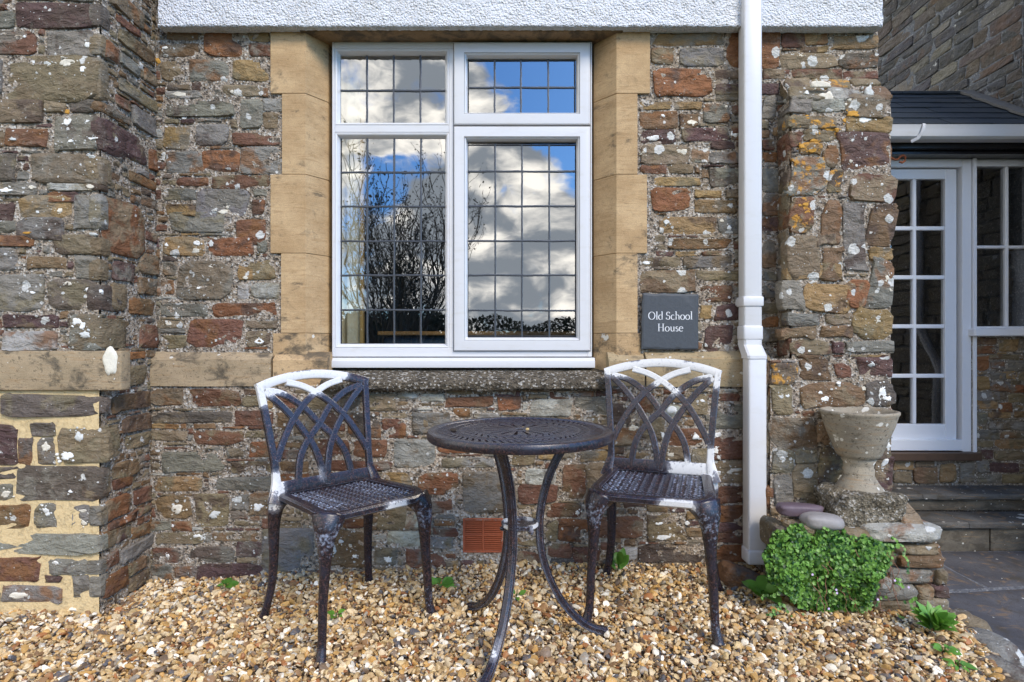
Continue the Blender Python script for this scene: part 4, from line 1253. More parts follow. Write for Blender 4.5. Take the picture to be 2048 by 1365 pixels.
for q in range(4):
    xa = vx0 + t if q % 2 == 0 else (vx0 + vx1) / 2 + t / 2
    za = vz0 + t if q < 2 else (vz0 + vz1) / 2 + t / 2
    hh = hm - 1.5 * t
    for k in range(7):
        zc = za + hh * (k + 0.5) / 7
        if proto is None:
            w = (vx1 - vx0) / 2 - 1.5 * t
            proto = MB().add([(xa, yv + 0.002, zc - 0.0026), (xa + w, yv + 0.002, zc - 0.0026), (xa + w, yv + 0.014, zc + 0.0026), (xa, yv + 0.014, zc + 0.0026),
                              (xa, yv + 0.002, zc - 0.0001), (xa + w, yv + 0.002, zc - 0.0001), (xa + w, yv + 0.014, zc + 0.005), (xa, yv + 0.014, zc + 0.005)],
                             [(0, 1, 2, 3), (4, 5, 6, 7), (0, 1, 5, 4), (3, 2, 6, 7), (0, 3, 7, 4), (1, 2, 6, 5)]).build('louvre', M['terracotta'], vent, smooth=False)
            ref = (xa, zc)
            base = proto.location.copy()
        else:
            c = proto.copy()
            COL.objects.link(c)
            c.location = base + Vector((xa - ref[0], 0, zc - ref[1]))

# ================================================================== slate name plate
DS = D_UP - 0.028
sg = thing('name_plate', 'square dark slate sign lettered Old School House in white beside the window', 'sign', (X(1340, DS), DS, Z(699, DS)))
cn = [(1282.5, 699), (1396.5, 699.5), (1397, 588.5), (1285, 587)]
out = []
for k in range(4):
    (xa, ya), (xb, yb_) = cn[k], cn[(k + 1) % 4]
    for i in range(14):
        q = i / 14
        j = 1.1 * float(vnoise(k * 9 + i * 0.9, 3.3)) if i else 0
        out.append((xa + (xb - xa) * q + (j if k % 2 else 0), ya + (yb_ - ya) * q + (j if k % 2 == 0 else 0)))
m = MB()
n = len(out)
cxp, cyp = 1340, 643


def rg(ins, d, jj=0.0):
    r = []
    for i, (x, y) in enumerate(out):
        f = 1 - (ins + jj * abs(float(vnoise(i * 0.8, 7.7)))) / 57
        r.append((X(cxp + (x - cxp) * f, DS), d, Z(cyp + (y - cyp) * f, DS)))
    return r


rings_ = [rg(0, DS + 0.012), rg(0, DS + 0.001), rg(1.0, DS - 0.0005), rg(3.0, DS - 0.0025, 3.5)]
m.v = sum(rings_, [])
m.f = [(k * n + i, k * n + (i + 1) % n, (k + 1) * n + (i + 1) % n, (k + 1) * n + i) for k in range(3) for i in range(n)] + [tuple(range(3 * n, 4 * n)), tuple(range(n))[::-1]]
m.build('slate', M['slate_sign'], sg, sharp=12)

# letters: strokes in a roman hand, x to the right and y up, x-height 0.62, cap height 1
def arc(cx, cy, rx, ry, a0, a1, n=16):
    return [(cx + rx * math.cos(math.radians(a0 + (a1 - a0) * i / n)), cy + ry * math.sin(math.radians(a0 + (a1 - a0) * i / n))) for i in range(n + 1)]


def serif(x, y, w=0.20): return [(x - w / 2, y), (x + w / 2, y)]


GL = {
    'O': (0.98, [arc(0.48, 0.5, 0.41, 0.49, 90, 450, 28)]),
    'l': (0.34, [[(0.17, 0), (0.17, 1.06)], serif(0.17, 0.015, 0.26), [(0.05, 1.03), (0.17, 1.06)]]),
    'd': (0.68, [arc(0.30, 0.30, 0.24, 0.31, 60, 300, 18), [(0.52, 0.02), (0.52, 1.06)], [(0.42, 1.03), (0.52, 1.06)], [(0.52, 0.02), (0.64, 0.05)], [(0.42, 0.57), (0.52, 0.50)], [(0.42, 0.03), (0.52, 0.13)]]),
    'S': (0.66, [arc(0.33, 0.745, 0.20, 0.245, 35, 245, 14) + arc(0.32, 0.265, 0.235, 0.265, 65, -150, 14), [(0.51, 0.80), (0.50, 0.98)], [(0.10, 0.05), (0.10, 0.24)]]),
    'c': (0.55, [arc(0.31, 0.30, 0.24, 0.31, 50, 315, 18)]),
    'h': (0.70, [[(0.17, 0), (0.17, 1.06)], serif(0.17, 0.015, 0.25), [(0.05, 1.03), (0.17, 1.06)], arc(0.36, 0.36, 0.19, 0.25, 170, 0, 12) + [(0.55, 0.0)], serif(0.55, 0.015, 0.23)]),
    'o': (0.66, [arc(0.32, 0.30, 0.26, 0.31, 90, 450, 22)]),
    'H': (0.98, [[(0.20, 0), (0.20, 1)], [(0.76, 0), (0.76, 1)], [(0.20, 0.52), (0.76, 0.52)], serif(0.20, 0.015, 0.30), serif(0.20, 0.985, 0.30), serif(0.76, 0.015, 0.30), serif(0.76, 0.985, 0.30)]),
    'u': (0.70, [[(0.16, 0.60), (0.16, 0.24)] + arc(0.34, 0.23, 0.18, 0.23, 180, 330, 10) + [(0.54, 0.16)], [(0.54, 0.02), (0.54, 0.60)], [(0.06, 0.585), (0.16, 0.60)], [(0.44, 0.585), (0.54, 0.60)], [(0.54, 0.02), (0.66, 0.05)]]),
    's': (0.48, [arc(0.24, 0.455, 0.13, 0.155, 40, 245, 10) + arc(0.23, 0.165, 0.155, 0.165, 65, -150, 10)]),
    'e': (0.56, [arc(0.30, 0.30, 0.24, 0.31, 10, 315, 20), [(0.07, 0.34), (0.53, 0.35)]]),
    ' ': (0.30, []),
}


def write(txt, x0, y0, scale):
    """x0, y0 = start of the base line in photo pixels; scale = cap height in px"""
    m = MB()
    x = x0
    for ch in txt:
        adv, strokes = GL[ch]
        for st in strokes:
            pts = [(x + p[0] * scale, y0 - p[1] * scale) for p in st]
            ls, rs = [], []
            for i, p in enumerate(pts):
                a, b = pts[max(i - 1, 0)], pts[min(i + 1, len(pts) - 1)]
                tx, ty = b[0] - a[0], b[1] - a[1]
                L = math.hypot(tx, ty) or 1
                w = scale * (0.020 + 0.038 * abs(ty / L))
                nx, ny = -ty / L * w, tx / L * w
                ls.append((p[0] + nx, p[1] + ny))
                rs.append((p[0] - nx, p[1] - ny))
            yy = DS - 0.0034
            k = len(pts)
            vs_ = [(X(a, DS), yy, Z(b, DS)) for a, b in ls] + [(X(a, DS), yy, Z(b, DS)) for a, b in rs]
            m.add(vs_, [(i, i + 1, k + i + 1, k + i) for i in range(k - 1)])
        x += adv * scale
    return m, x


for txt, y, sc, cxm in (('Old School', 639.5, 15.2, 1340.5), ('House', 663, 15.2, 1340.0)):
    wtot = sum(GL[c][0] for c in txt) * sc
    m, _ = write(txt, cxm - wtot / 2, y, sc)
    m.build('lettering', M['letter'], sg, smooth=False)

# ================================================================== white square downpipe
pipe = thing('downpipe', 'white square plastic downpipe with a stepped offset beside the buttress', 'downpipe', (X(1515, 2.45), 2.46, 0))
yu0, yu1, yl0, yl1 = 2.485, 2.555, 2.43, 2.50
ux0, ux1, lx0_, lx1_ = X(1488.5, yu0), X(1525, yu0), X(1497.5, yl0), X(1534.5, yl0)


def zz(py, d=yu0): return Z(py, d)


MB().box((ux0, yu0, zz(655)), (ux1, yu1, 3.1), 0.009, 3).build('upper_pipe', M['upvc'], pipe)
MB().box((ux0 - 0.006, yu0 - 0.006, zz(613)), (ux1 + 0.005, yu1 + 0.006, zz(593)), 0.006, 2).box((X(1474, yu1), yu1 - 0.012, zz(609)), (ux0, yu1 + 0.02, zz(597)), 0.001).build('clip', M['upvc'], pipe)
MB().box((ux0 - 0.004, yu0 - 0.005, zz(681)), (ux1 + 0.003, yu1 + 0.005, zz(651)), 0.009, 3).build('socket', M['upvc'], pipe)
a = [(ux0, yu0 - 0.002), (ux1, yu0 - 0.002), (ux1, yu1), (ux0, yu1)]
b = [(lx0_ - 0.003, yl0 - 0.003), (lx1_ + 0.001, yl0 - 0.003), (lx1_ + 0.001, yl1), (lx0_ - 0.003, yl1)]
zr = [zz(680), zz(690), Z(712, yl0), Z(718, yl0)]
m = MB()


def chm(q, e=0.008):
    (x0, y0), (x1, _), (_, y1), _ = q
    return [(x0 + e, y0), (x1 - e, y0), (x1, y0 + e), (x1, y1), (x0, y1), (x0, y0 + e)]


for q, z in ((a, zr[0]), (a, zr[1]), (b, zr[2]), (b, zr[3])):
    m.v += [(x, y, z) for x, y in chm(q)]
m.f = [(k * 6 + i, k * 6 + (i + 1) % 6, (k + 1) * 6 + (i + 1) % 6, (k + 1) * 6 + i) for k in range(3) for i in range(6)]
m.build('offset_bend', M['upvc'], pipe, sharp=30)
MB().box((lx0_, yl0, Z(1105, yl0)), (lx1_, yl1, Z(716, yl0)), 0.009, 3).build('lower_pipe', M['upvc'], pipe)
MB().box((lx0_ - 0.004, yl0 - 0.004, Z(1131, yl0)), (lx1_ + 0.003, yl1 + 0.004, Z(1101, yl0)), 0.009, 3).build('shoe', M['upvc'], pipe)
# ================================================================== porch behind on the right
DP = 4.0
px_ = lambda p, d=DP: X(p, d)
pz_ = lambda p, d=DP: Z(p, d)
XG = 3.5
PATH = -0.29
porch = thing('porch_wall', 'low rubble wall carrying the porch door and window behind the buttress', 'wall', (2.8, DP, PATH))
fp = pl_front(DP)
mortar_sheet('mortar', porch, fp, 1.62, PATH - 0.05, XG, pz_(905), seed=14, mat='mortar_tan', amp=0.003)
mortar_sheet('mortar', porch, fp, px_(1942), pz_(910), XG, pz_(664), seed=15, mat='mortar_tan', amp=0.003)
cw = Cover(px_(1952), pz_(965), XG, pz_(674))
R = random.Random(77)
PW = """1953 676 1992 690 b1; 1996 678 2034 704 t1; 2037 676 2060 700 o1; 1952 693 1990 708 n1; 1976 710 2036 719 b1; 1952 714 1976 742 n1; 1980 722 2006 738 s1; 2012 722 2060 742 g3; 1952 753 1976 780 t1;
1979 746 2010 760 g2; 1996 744 2034 758 t1; 2037 746 2062 760 o1; 2012 772 2060 784 n1; 1980 764 2018 782 g3; 1952 784 2012 800 g4; 2016 788 2060 806 o2; 1953 801 1993 818 t1; 1997 806 2024 824 n2; 1976 824 2020 836 t1;
2027 822 2050 836 b1; 1954 826 1972 848 g5; 1975 843 2046 860 s3; 1953 861 1997 878 s1; 2000 864 2040 876 b1; 1953 882 1986 894 o2; 1990 880 2050 898 t1; 1953 900 1984 918 p2; 1988 902 2048 922 o3; 1953 922 1976 946 g3; 1980 926 2036 944 p1; 1955 948 2000 966 g4; 2004 948 2060 966 o3"""
place(porch, PW, 0, 0, 1, DP, cw, 0.004, prot=0.009)
for r in cw.fill(51, 0.12, 0.05, 0.03, 0.02):
    stone(porch, fp, r, rand_code('goobt', (1, 2, 3)), prot=0.005)
PW2 = """1700 925 1782 966 o2; 1786 922 1826 940 t1; 1786 943 1822 966 o2; 1826 936 1874 966 b2; 1830 922 1866 933 o2; 1878 926 1912 966 t2; 1916 924 1948 966 g2"""
place(porch, PW2, 0, 0, 1, DP - 0.012, None, 0.004, prot=0.009)
MB().box((1.62, DP - 0.012, PATH), (px_(1950), DP + 0.05, pz_(919))).build('plinth', M['mortar_tan'], porch)
MB().box((1.62, DP - 0.06, pz_(919)), (px_(1951), DP + 0.1, pz_(904)), 0.004).build('door_sill', M['threshold'], porch)

# ---- glazed door
door = thing('glazed_door', 'white painted door of ten small glass panes half hidden by the buttress', 'door', (px_(1836), DP, pz_(900)))
DY = DP + 0.03


def bars(m, rects, y0, y1, bev=0.003):
    for (a, b, c, d) in rects:
        m.box((px_(a), y0, pz_(d)), (px_(c), y1, pz_(b)), bev)


cols, rows = [(1778, 1832), (1841, 1895)], [(358, 450), (460, 549), (559, 648), (658, 748), (758, 848)]
m = MB()
bars(m, [(1752, 336, 1776, 896), (1897, 336, 1920, 896)], DY, DY + 0.045)
bars(m, [(1776, 336, 1897, 356), (1776, 850, 1897, 896)], DY + 0.0006, DY + 0.045)
bars(m, [(1752, 880, 1926, 902)], DY - 0.03, DY + 0.0)
m.build('leaf', M['paint'], door, sharp=30)
m = MB()
bars(m, [(1833, 356, 1840, 850)], DY + 0.004, DY + 0.04, 0.004)
m.build('glazing_bar', M['paint'], door)
for k in range(4):
    m = MB()
    bars(m, [(1776, rows[k][1] + 1, 1897, rows[k + 1][0] - 1)], DY + 0.0045, DY + 0.039, 0.004)
    m.build('glazing_bar', M['paint'], door)
R = random.Random(8)
for c in cols:
    for r in rows:
        a, b = px_(c[0] - 2), px_(c[1] + 2)
        z0, z1 = pz_(r[1] + 2), pz_(r[0] - 2)
        tx, tz = R.uniform(-0.012, 0.012), R.uniform(-0.008, 0.008)
        m = MB().add([(a, DY + 0.022 - tx * 0.1, z0), (b, DY + 0.022 + tx * 0.1, z0), (b, DY + 0.022 + tx * 0.1 + tz * .1, z1), (a, DY + 0.022 - tx * 0.1 + tz * .1, z1)], [(0, 1, 2, 3)])
        m.build('pane', M['glass_wavy'], door, sharp=None)
fr = MB()
bars(fr, [(1726, 318, 1750, 908), (1925, 318, 1943, 904)], DY - 0.03, DY + 0.09)
bars(fr, [(1750, 318, 1925, 334)], DY - 0.0294, DY + 0.09)
bars(fr, [(1944, 318, 1951, 908)], DY - 0.045, DY + 0.09)
fr.build('frame', M['paint'], door, sharp=30)

# ---- porch window
pw = thing('porch_window', 'white painted porch window of plain panes at the right edge', 'window', (px_(2020), DP, pz_(664)))
m = MB()
bars(m, [(1951.5, 318, 2120, 332)], DY - 0.02, DY + 0.06)
bars(m, [(1951.5, 653, 2120, 657)], DY - 0.0194, DY + 0.06)
bars(m, [(2016, 332, 2022.5, 653)], DY - 0.012, DY + 0.04, 0.004)
bars(m, [(2084, 332, 2090.5, 653)], DY - 0.012, DY + 0.04, 0.004)
bars(m, [(1951.5, 490.5, 2120, 496.5)], DY - 0.0115, DY + 0.039, 0.004)
m.build('frame', M['paint'], pw, sharp=30)
m = MB()
bars(m, [(1937, 657.5, 2120, 673)], DY - 0.085, DY + 0.06, 0.006)
m.build('sill', M['paint'], pw)
for a, b in ((1951, 2017), (2021, 2085)):
    for c, d in ((331, 492), (495, 654)):
        t = R.uniform(-0.01, 0.01)
        m = MB().add([(px_(a), DY + 0.01, pz_(d)), (px_(b), DY + 0.01 + t * 0.2, pz_(d)), (px_(b), DY + 0.01 + t * 0.2, pz_(c)), (px_(a), DY + 0.01, pz_(c))], [(0, 1, 2, 3)])
        m.build('pane', M['glass_wavy'], pw, sharp=None)
pr = thing('porch_room', 'dark interior behind the porch door and window', 'room', (2.6, 4.8, 0), kind='structure')
m = MB().add([(1.62, 4.12, 0), (3.6, 4.12, 0), (3.6, 5.6, 0), (1.62, 5.6, 0), (1.62, 4.12, 2.2), (3.6, 4.12, 2.2), (3.6, 5.6, 2.2), (1.62, 5.6, 2.2)],
              [(0, 1, 2, 3), (4, 5, 6, 7), (0, 3, 7, 4), (1, 2, 6, 5), (3, 2, 6, 7)])
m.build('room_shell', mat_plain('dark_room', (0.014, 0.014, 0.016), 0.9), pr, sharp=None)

# ---- porch roof: fascia, gutter, slates, ridge, flashing
roof = thing('porch_roof', 'dark slate lean-to porch roof with a black fascia and white gutter', 'roof', (2.6, 3.9, pz_(318)), kind='structure')
m = MB().box((1.62, DP - 0.10, pz_(318)), (XG, DP + 0.12, pz_(312)), 0.002).box((1.62, DP - 0.14, pz_(311.5)), (XG, DP + 0.1, pz_(276)), 0.004)
m.build('fascia', M['black_paint'], roof)
ye = 3.74
zg1, zg0 = Z(249, ye), Z(275, ye)
prof = [(ye + 0.11, zg1), (ye + 0.11, zg0 + 0.01), (ye + 0.10, zg0), (ye + 0.03, zg0), (ye + 0.012, zg0 + 0.012), (ye + 0.004, zg0 + 0.045), (ye, zg1 - 0.006), (ye - 0.003, zg1), (ye + 0.004, zg1 + 0.001), (ye + 0.008, zg1 - 0.012), (ye + 0.022, zg0 + 0.02), (ye + 0.10, zg0 + 0.02)]
MB().prism(prof, lambda y, z: (1.66, y, z), lambda y, z: (XG - 0.01, y, z)).build('gutter', M['upvc'], roof, sharp=30)
bx = X(1838, ye)
MB().sweep([(bx + 0.03, ye - 0.004, zg1 + 0.002), (bx + 0.026, ye - 0.007, zg1 - 0.02), (bx + 0.018, ye - 0.002, zg0 + 0.03), (bx, ye + 0.01, zg0 - 0.002), (bx - 0.03, ye + 0.03, zg0 - 0.018)], (0, -1, 0.3), 0.010, 0.004).build('gutter_bracket', M['upvc'], roof)
y0r, z0r = ye + 0.035, Z(250, ye) + 0.004
yr, zr_ = 4.47, Z(192, 4.47)
ns = 6
L = Vector((0, yr - y0r, zr_ - z0r))
up = Vector((0, -L.z, L.y)).normalized()
R = random.Random(4)
for k in range(ns):
    x = 1.60 - (0.13 if k % 2 else 0) + R.uniform(-0.02, 0.02)
    while x < XG - 0.02:
        w = R.uniform(0.23, 0.28)
        xe = min(x + w, XG - 0.004)
        if xe - x > 0.03:
            c0 = Vector((0, y0r, z0r)) + L * (k / ns) + up * (0.010 + R.uniform(0, 0.003))
            c1 = c0 + L * (1.35 / ns) - up * 0.008
            th = up * 0.007
            e = R.uniform(-0.006, 0.006)
            vs_ = [Vector((x + .002, 0, 0)) + c0, Vector((xe - .002, 0, 0)) + c0 + L * (e / 1.0), Vector((xe - .002, 0, 0)) + c1, Vector((x + .002, 0, 0)) + c1]
            vs_ += [v + th for v in vs_]
            o = MB().add(vs_, [(0, 1, 2, 3), (4, 5, 6, 7), (0, 1, 5, 4), (1, 2, 6, 5), (2, 3, 7, 6), (3, 0, 4, 7)]).build('slate', M['roof_slate'], roof, smooth=False)
        x = xe
MB().box((1.6, 0, -0.03), (XG, L.length, 0.0), M=Matrix.Translation((0, y0r, z0r)) @ Matrix.Rotation(math.atan2(L.z, L.y), 4, 'X')).build('roof_deck', M['black_paint'], roof)
for i in range(5):
    xa, xb = 1.6 + i * 0.45, min(1.6 + (i + 1) * 0.45, 3.47)
    if xb > xa:
        MB().sweep([(xa + 0.003, yr + 0.02, zr_ + 0.01), (xb - 0.003, yr + 0.02, zr_ + 0.01)], (0, 0, 1), 0.06, 0.028, 0.7).build('ridge_tile', M['roof_slate'], roof)
pts = [Vector((XG - 0.055, y0r, z0r)) + up * 0.03 + L * t + Vector((0.004 * math.sin(t * 40), 0, 0)) for t in np.linspace(0.0, 1.0, 14)]
MB().sweep(pts, [up] * 14, [0.055 + 0.010 * math.sin(i * 2.1) for i in range(14)], 0.012, 0.3).build('flashing', M['leadsheet'], roof, sharp=30)
# rusty hook hanging off the fascia
hk = thing('rusty_hook', 'small rusty iron hook under the black fascia beside the buttress', 'hook', (X(1794, 3.86), 3.86, Z(320, 3.86)))
hp = [(1762, 313), (1778, 314), (1790, 320), (1796, 319), (1800, 314), (1806, 311), (1811, 315), (1810, 322), (1804, 326), (1799, 324)]
MB().tube([(X(a, 3.86), 3.86, Z(b, 3.86)) for a, b in hp], 0.007, 8).build('hook', M['rust'], hk)

# ================================================================== tall gable wall, end on
gab = thing('gable_wall', 'tall dark rubble gable wall rising in shade behind the porch roof', 'wall', (XG, 4.8, PATH))
fg = pl_west(XG)
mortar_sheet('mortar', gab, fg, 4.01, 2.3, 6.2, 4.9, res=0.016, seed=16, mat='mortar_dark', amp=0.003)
R = random.Random(12)
z = 2.45
cnt = 0
while z < 4.85:
    h = R.uniform(0.045, 0.115)
    y = 4.0 + R.uniform(-0.15, 0.0)
    while y < 6.1:
        w = R.uniform(0.12, 0.42) * (0.7 + h * 4)
        # only where the photograph shows it
        zt_v = EYE + (CY + 30) * (y + w) / F
        if y + w > 4.03 and z < zt_v and X(1750, 1) * y < XG < 1e9 and XG < X(2100, 1) * (y + w) and y < 5.75 and cnt < 290:
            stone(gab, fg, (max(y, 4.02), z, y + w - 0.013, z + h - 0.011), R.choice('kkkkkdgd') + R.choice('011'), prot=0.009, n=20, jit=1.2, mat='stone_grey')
            cnt += 1
        y += w
    z += h
MB().box((XG + 0.012, 2.6, PATH - 0.1), (XG + 0.4, 6.2, 5.2)).build('wall_core', M['mortar_dark'], gab)
m = MB()
z = PATH
while z < 4.4:
    h = R.uniform(0.07, 0.15)
    y = 2.62
    while y < 3.9:
        w = R.uniform(0.15, 0.45)
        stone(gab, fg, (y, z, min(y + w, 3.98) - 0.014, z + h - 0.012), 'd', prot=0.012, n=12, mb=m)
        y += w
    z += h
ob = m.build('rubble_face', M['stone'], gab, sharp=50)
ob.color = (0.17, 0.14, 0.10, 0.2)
ob['kind'] = 'stuff'
gp = thing('white_drainpipe', 'white drainpipe on the gable wall seen only mirrored in the porch door', 'downpipe', (XG - 0.05, 3.0, PATH))
MB().tube([(XG - 0.06, 3.1, 4.3), (XG - 0.06, 3.1, 1.1), (XG - 0.06, 3.35, 0.75), (XG - 0.06, 3.35, PATH)], 0.035, 12).build('pipe', M['upvc'], gp)

# ================================================================== steps
st = thing('stone_steps', 'two mossy dark slate steps rising to the porch door', 'steps', (2.7, 3.7, PATH))
d1, d2 = 3.53, 3.74
z1, z2 = Z(1046, d1), Z(990, d2)


def tread(x0, x1, ya, yb_, z, th, name='tread'):
    n = 40
    poly = [(yb_, z - th), (ya + 0.008, z - th), (ya, z - th + 0.008), (ya, z - 0.008), (ya + 0.008, z), (yb_, z)]
    m = MB()
    xs = np.linspace(x0, x1, n)
    for i, xx in enumerate(xs):
        for j, (yy, q) in enumerate(poly):
            e = 1 if 0 < j < 5 else 0
            m.v.append((xx, yy + e * 0.006 * float(fbm(xx * 9, j * 1.3, z * 7)), q + (0.002 * float(vnoise(xx * 8, j * 2.2, z)) if e else 0)))
    k = len(poly)
    m.f = [(i * k + j, i * k + (j + 1) % k, (i + 1) * k + (j + 1) % k, (i + 1) * k + j) for i in range(n - 1) for j in range(k)] + [tuple(range(k)), tuple(range((n - 1) * k, n * k))]
    return m.build(name, M['step'], st, sharp=40)


tread(1.62, 2.75, d1, d2 + 0.03, z1, 0.04)
tread(2.756, XG - 0.004, d1 + 0.004, d2 + 0.03, z1 - 0.001, 0.04)
tread(1.62, 2.62, d2, DP - 0.012, z2, 0.035)
tread(2.626, XG - 0.004, d2 + 0.003, DP - 0.012, z2 - 0.001, 0.035)
for (xa, xb) in ((1.62, 2.2), (2.206, 2.9), (2.906, XG - 0.004)):
    MB().box((xa, d1 + 0.03, PATH - 0.05), (xb, d1 + 0.2, z1 - 0.041), 0.008, 2).build('riser', M['riser'], st)
for (xa, xb) in ((1.62, 2.4), (2.406, XG - 0.004)):
    MB().box((xa, d2 + 0.035, z1 + 0.001), (xb, DP - 0.03, z2 - 0.036), 0.006, 2).build('riser', M['riser'], st)

# ================================================================== ground sheets
def sheet(name, pts, mat, kind='structure'):
    m = MB().add(pts, [tuple(range(len(pts)))])
    o = m.build(name, mat, None, smooth=False)
    o['kind'] = kind
    return o


tag(sheet('ground', [(-400, -400, -0.42), (400, -400, -0.42), (400, 400, -0.42), (-400, 400, -0.42)], M['ground']), 'grass and earth running out round the house to the horizon', 'ground')

path = thing('path', 'dark wet looking slate paving leading to the porch steps', 'path', (2.4, 2.6, PATH), kind='structure')
MB().box((1.05, -0.6, PATH - 0.1), (XG, d1 + 0.05, PATH - 0.012)).build('path_bed', M['mortar_dark'], path)
# slabs cut by crooked joints
XS = [[1.05, 1.72, 2.45, XG], [1.05, 1.95, 2.85, XG], [1.05, 1.62, 2.35, XG], [1.05, 1.9, 2.7, XG], [1.05, 1.5, 2.4, XG]]
YS = [3.56, 2.98, 2.35, 1.75, 0.9, -0.5]
R = random.Random(6)
for r in range(5):
    for c in range(3):
        xa, xb, ya, yb_ = XS[r][c], XS[r][c + 1], YS[r + 1], YS[r]
        g = 0.006
        sk = 0.10
        q = [(xa + g, ya + g + sk * (xa - 2)), (xb - g, ya + g + sk * (xb - 2)), (xb - g, yb_ - g + sk * (xb - 2)), (xa + g, yb_ - g + sk * (xa - 2))]
        if r == 0: q[2] = (q[2][0], d1 + 0.028); q[3] = (q[3][0], d1 + 0.028)
        n = 12
        m = MB()
        dz = R.uniform(-0.004, 0.004)
        for j in range(n + 1):
            for i in range(n + 1):
                a, b = i / n, j / n
                xx = (q[0][0] * (1 - a) + q[1][0] * a) * (1 - b) + (q[3][0] * (1 - a) + q[2][0] * a) * b
                yy = (q[0][1] * (1 - a) + q[1][1] * a) * (1 - b) + (q[3][1] * (1 - a) + q[2][1] * a) * b
                e = i in (0, n) or j in (0, n)
                if e and r > 0:
                    xx += 0.006 * float(vnoise(xx * 9, yy * 9))
                    yy += 0.006 * float(vnoise(xx * 9, yy * 9, 5))
                m.v.append((xx, yy, PATH + dz + (-0.014 if e else 0) + 0.004 * float(fbm(xx * 4, yy * 4, 2))))
        m.f = [(j * (n + 1) + i, j * (n + 1) + i + 1, (j + 1) * (n + 1) + i + 1, (j + 1) * (n + 1) + i) for j in range(n) for i in range(n)]
        m.build('paving_slab', M['paving'], path, sharp=60)
# ================================================================== gravel
def gz(x, y):
    """height of the gravel"""
    x, y = np.asarray(x, float), np.asarray(y, float)
    base = -0.028 * np.clip(-x, 0, 1.6) / 0.8 + 0.012 * np.clip((y - 2.2) / 0.35, 0, 1) * np.clip((x + 0.6) / 0.8, 0, 1)
    return base + 0.012 * fbm(x * 2.1, y * 2.1, 3.0) + 0.006 * vnoise(x * 6.5, y * 6.5, 8.0)


# edge of the gravel towards the path (x limit as a function of y)
KERB = [(-0.6, 0.85), (0.9, 1.08), (1.35, 1.28), (1.62, 1.375), (1.75, 1.43), (1.86, 1.50), (1.98, 1.545), (2.06, 1.57), (2.16, 1.58), (2.6, 1.58)]


def xlim(y): return np.interp(y, [k[0] for k in KERB], [k[1] for k in KERB])


nx, ny = 120, 90
m = MB()
ys = np.linspace(-0.6, 2.56, ny)
for j, y in enumerate(ys):
    xl_ = float(xlim(y)) + 0.05
    for i in range(nx):
        x = -2.9 + (xl_ + 2.9) * i / (nx - 1)
        m.v.append((x, y, float(gz(x, y)) - 0.012))
m.f = [(j * nx + i, j * nx + i + 1, (j + 1) * nx + i + 1, (j + 1) * nx + i) for j in range(ny - 1) for i in range(nx - 1)]
# skirts down to the ground
nb_ = len(m.v)
for j in range(ny): m.v.append((m.v[j * nx + nx - 1][0], m.v[j * nx + nx - 1][1], -0.45))
m.f += [(j * nx + nx - 1, nb_ + j, nb_ + j + 1, (j + 1) * nx + nx - 1) for j in range(ny - 1)]
bed = m.build('gravel_bed', M['bed'], None, sharp=None)
tag(bed, 'bed under the loose gravel in front of the house', 'ground', kind='structure')


def pebble_mesh(i):
    R = random.Random(900 + i)
    bm = bmesh.new()
    bmesh.ops.create_icosphere(bm, subdivisions=2, radius=1)
    co = np.array([v.co for v in bm.verts])
    co *= 1 + 0.22 * fbm(co[:, 0] * 1.2 + i * 5, co[:, 1] * 1.2, co[:, 2] * 1.2, 2)[:, None]
    for k in range(R.choice((5, 7, 9))):                      # broken flint faces
        n = np.array([R.gauss(0, 1) for _ in range(3)])
        n /= np.linalg.norm(n)
        lim = R.uniform(0.42, 0.80)
        d = co @ n
        co -= np.maximum(d - lim, 0)[:, None] * n
    co *= np.array([1.0, R.uniform(0.6, 0.9), R.uniform(0.30, 0.55)])
    for v, c in zip(bm.verts, co): v.co = c
    me = bpy.data.meshes.new('pebble')
    bm.to_mesh(me)
    bm.free()
    me.polygons.foreach_set('use_smooth', [True] * len(me.polygons))
    me.set_sharp_from_angle(angle=math.radians(20))
    me.materials.append(M['pebble'])
    return me


pc = bpy.data.collections.new('pebble_shapes')
for i in range(16):
    pc.objects.link(bpy.data.objects.new('pebble_%02d' % i, pebble_mesh(i)))

rs = np.random.RandomState(3)
st_ = 0.0108
gx, gy = np.meshgrid(np.arange(-2.35, 1.7, st_), np.arange(1.2, 2.56, st_))
gx = gx.ravel() + rs.uniform(-0.5, 0.5, gx.size) * st_ * 1.2
gy = gy.ravel() + rs.uniform(-0.5, 0.5, gy.size) * st_ * 1.2
ok = (gx < xlim(gy) + 0.015) & (np.abs(gx) < gy * 1.06 + 0.15)
ok &= ~((gx < X_PIER - 0.01) & (gy > D_PIER + 0.02))
ok &= ~((gx > 1.05) & (gy > 2.20))
gx, gy = gx[ok], gy[ok]
npb = gx.size
gzv = gz(gx, gy) + rs.normal(0, 0.0045, npb) - 0.004
size = np.exp(rs.normal(math.log(0.0086), 0.44, npb)).clip(0.0032, 0.022)
gzv += (size - 0.009) * 0.25
pal = [((0.64, 0.50, 0.30), 24), ((0.52, 0.355, 0.165), 22), ((0.49, 0.285, 0.09), 14), ((0.24, 0.135, 0.06), 11), ((0.76, 0.69, 0.55), 13), ((0.30, 0.26, 0.20), 5), ((0.085, 0.082, 0.085), 5),
       ((0.30, 0.12, 0.04), 5), ((0.16, 0.11, 0.07), 8), ((0.50, 0.36, 0.17), 10)]
pk = rs.choice(len(pal), npb, p=np.array([w for _, w in pal]) / sum(w for _, w in pal))
tint = np.array([c for c, _ in pal])[pk] * rs.uniform(0.82, 1.32, (npb, 1))
me = bpy.data.meshes.new('gravel')
me.from_pydata(np.stack([gx, gy, gzv], 1).tolist(), [], [])
a_ = me.attributes.new('tint', 'FLOAT_COLOR', 'POINT')
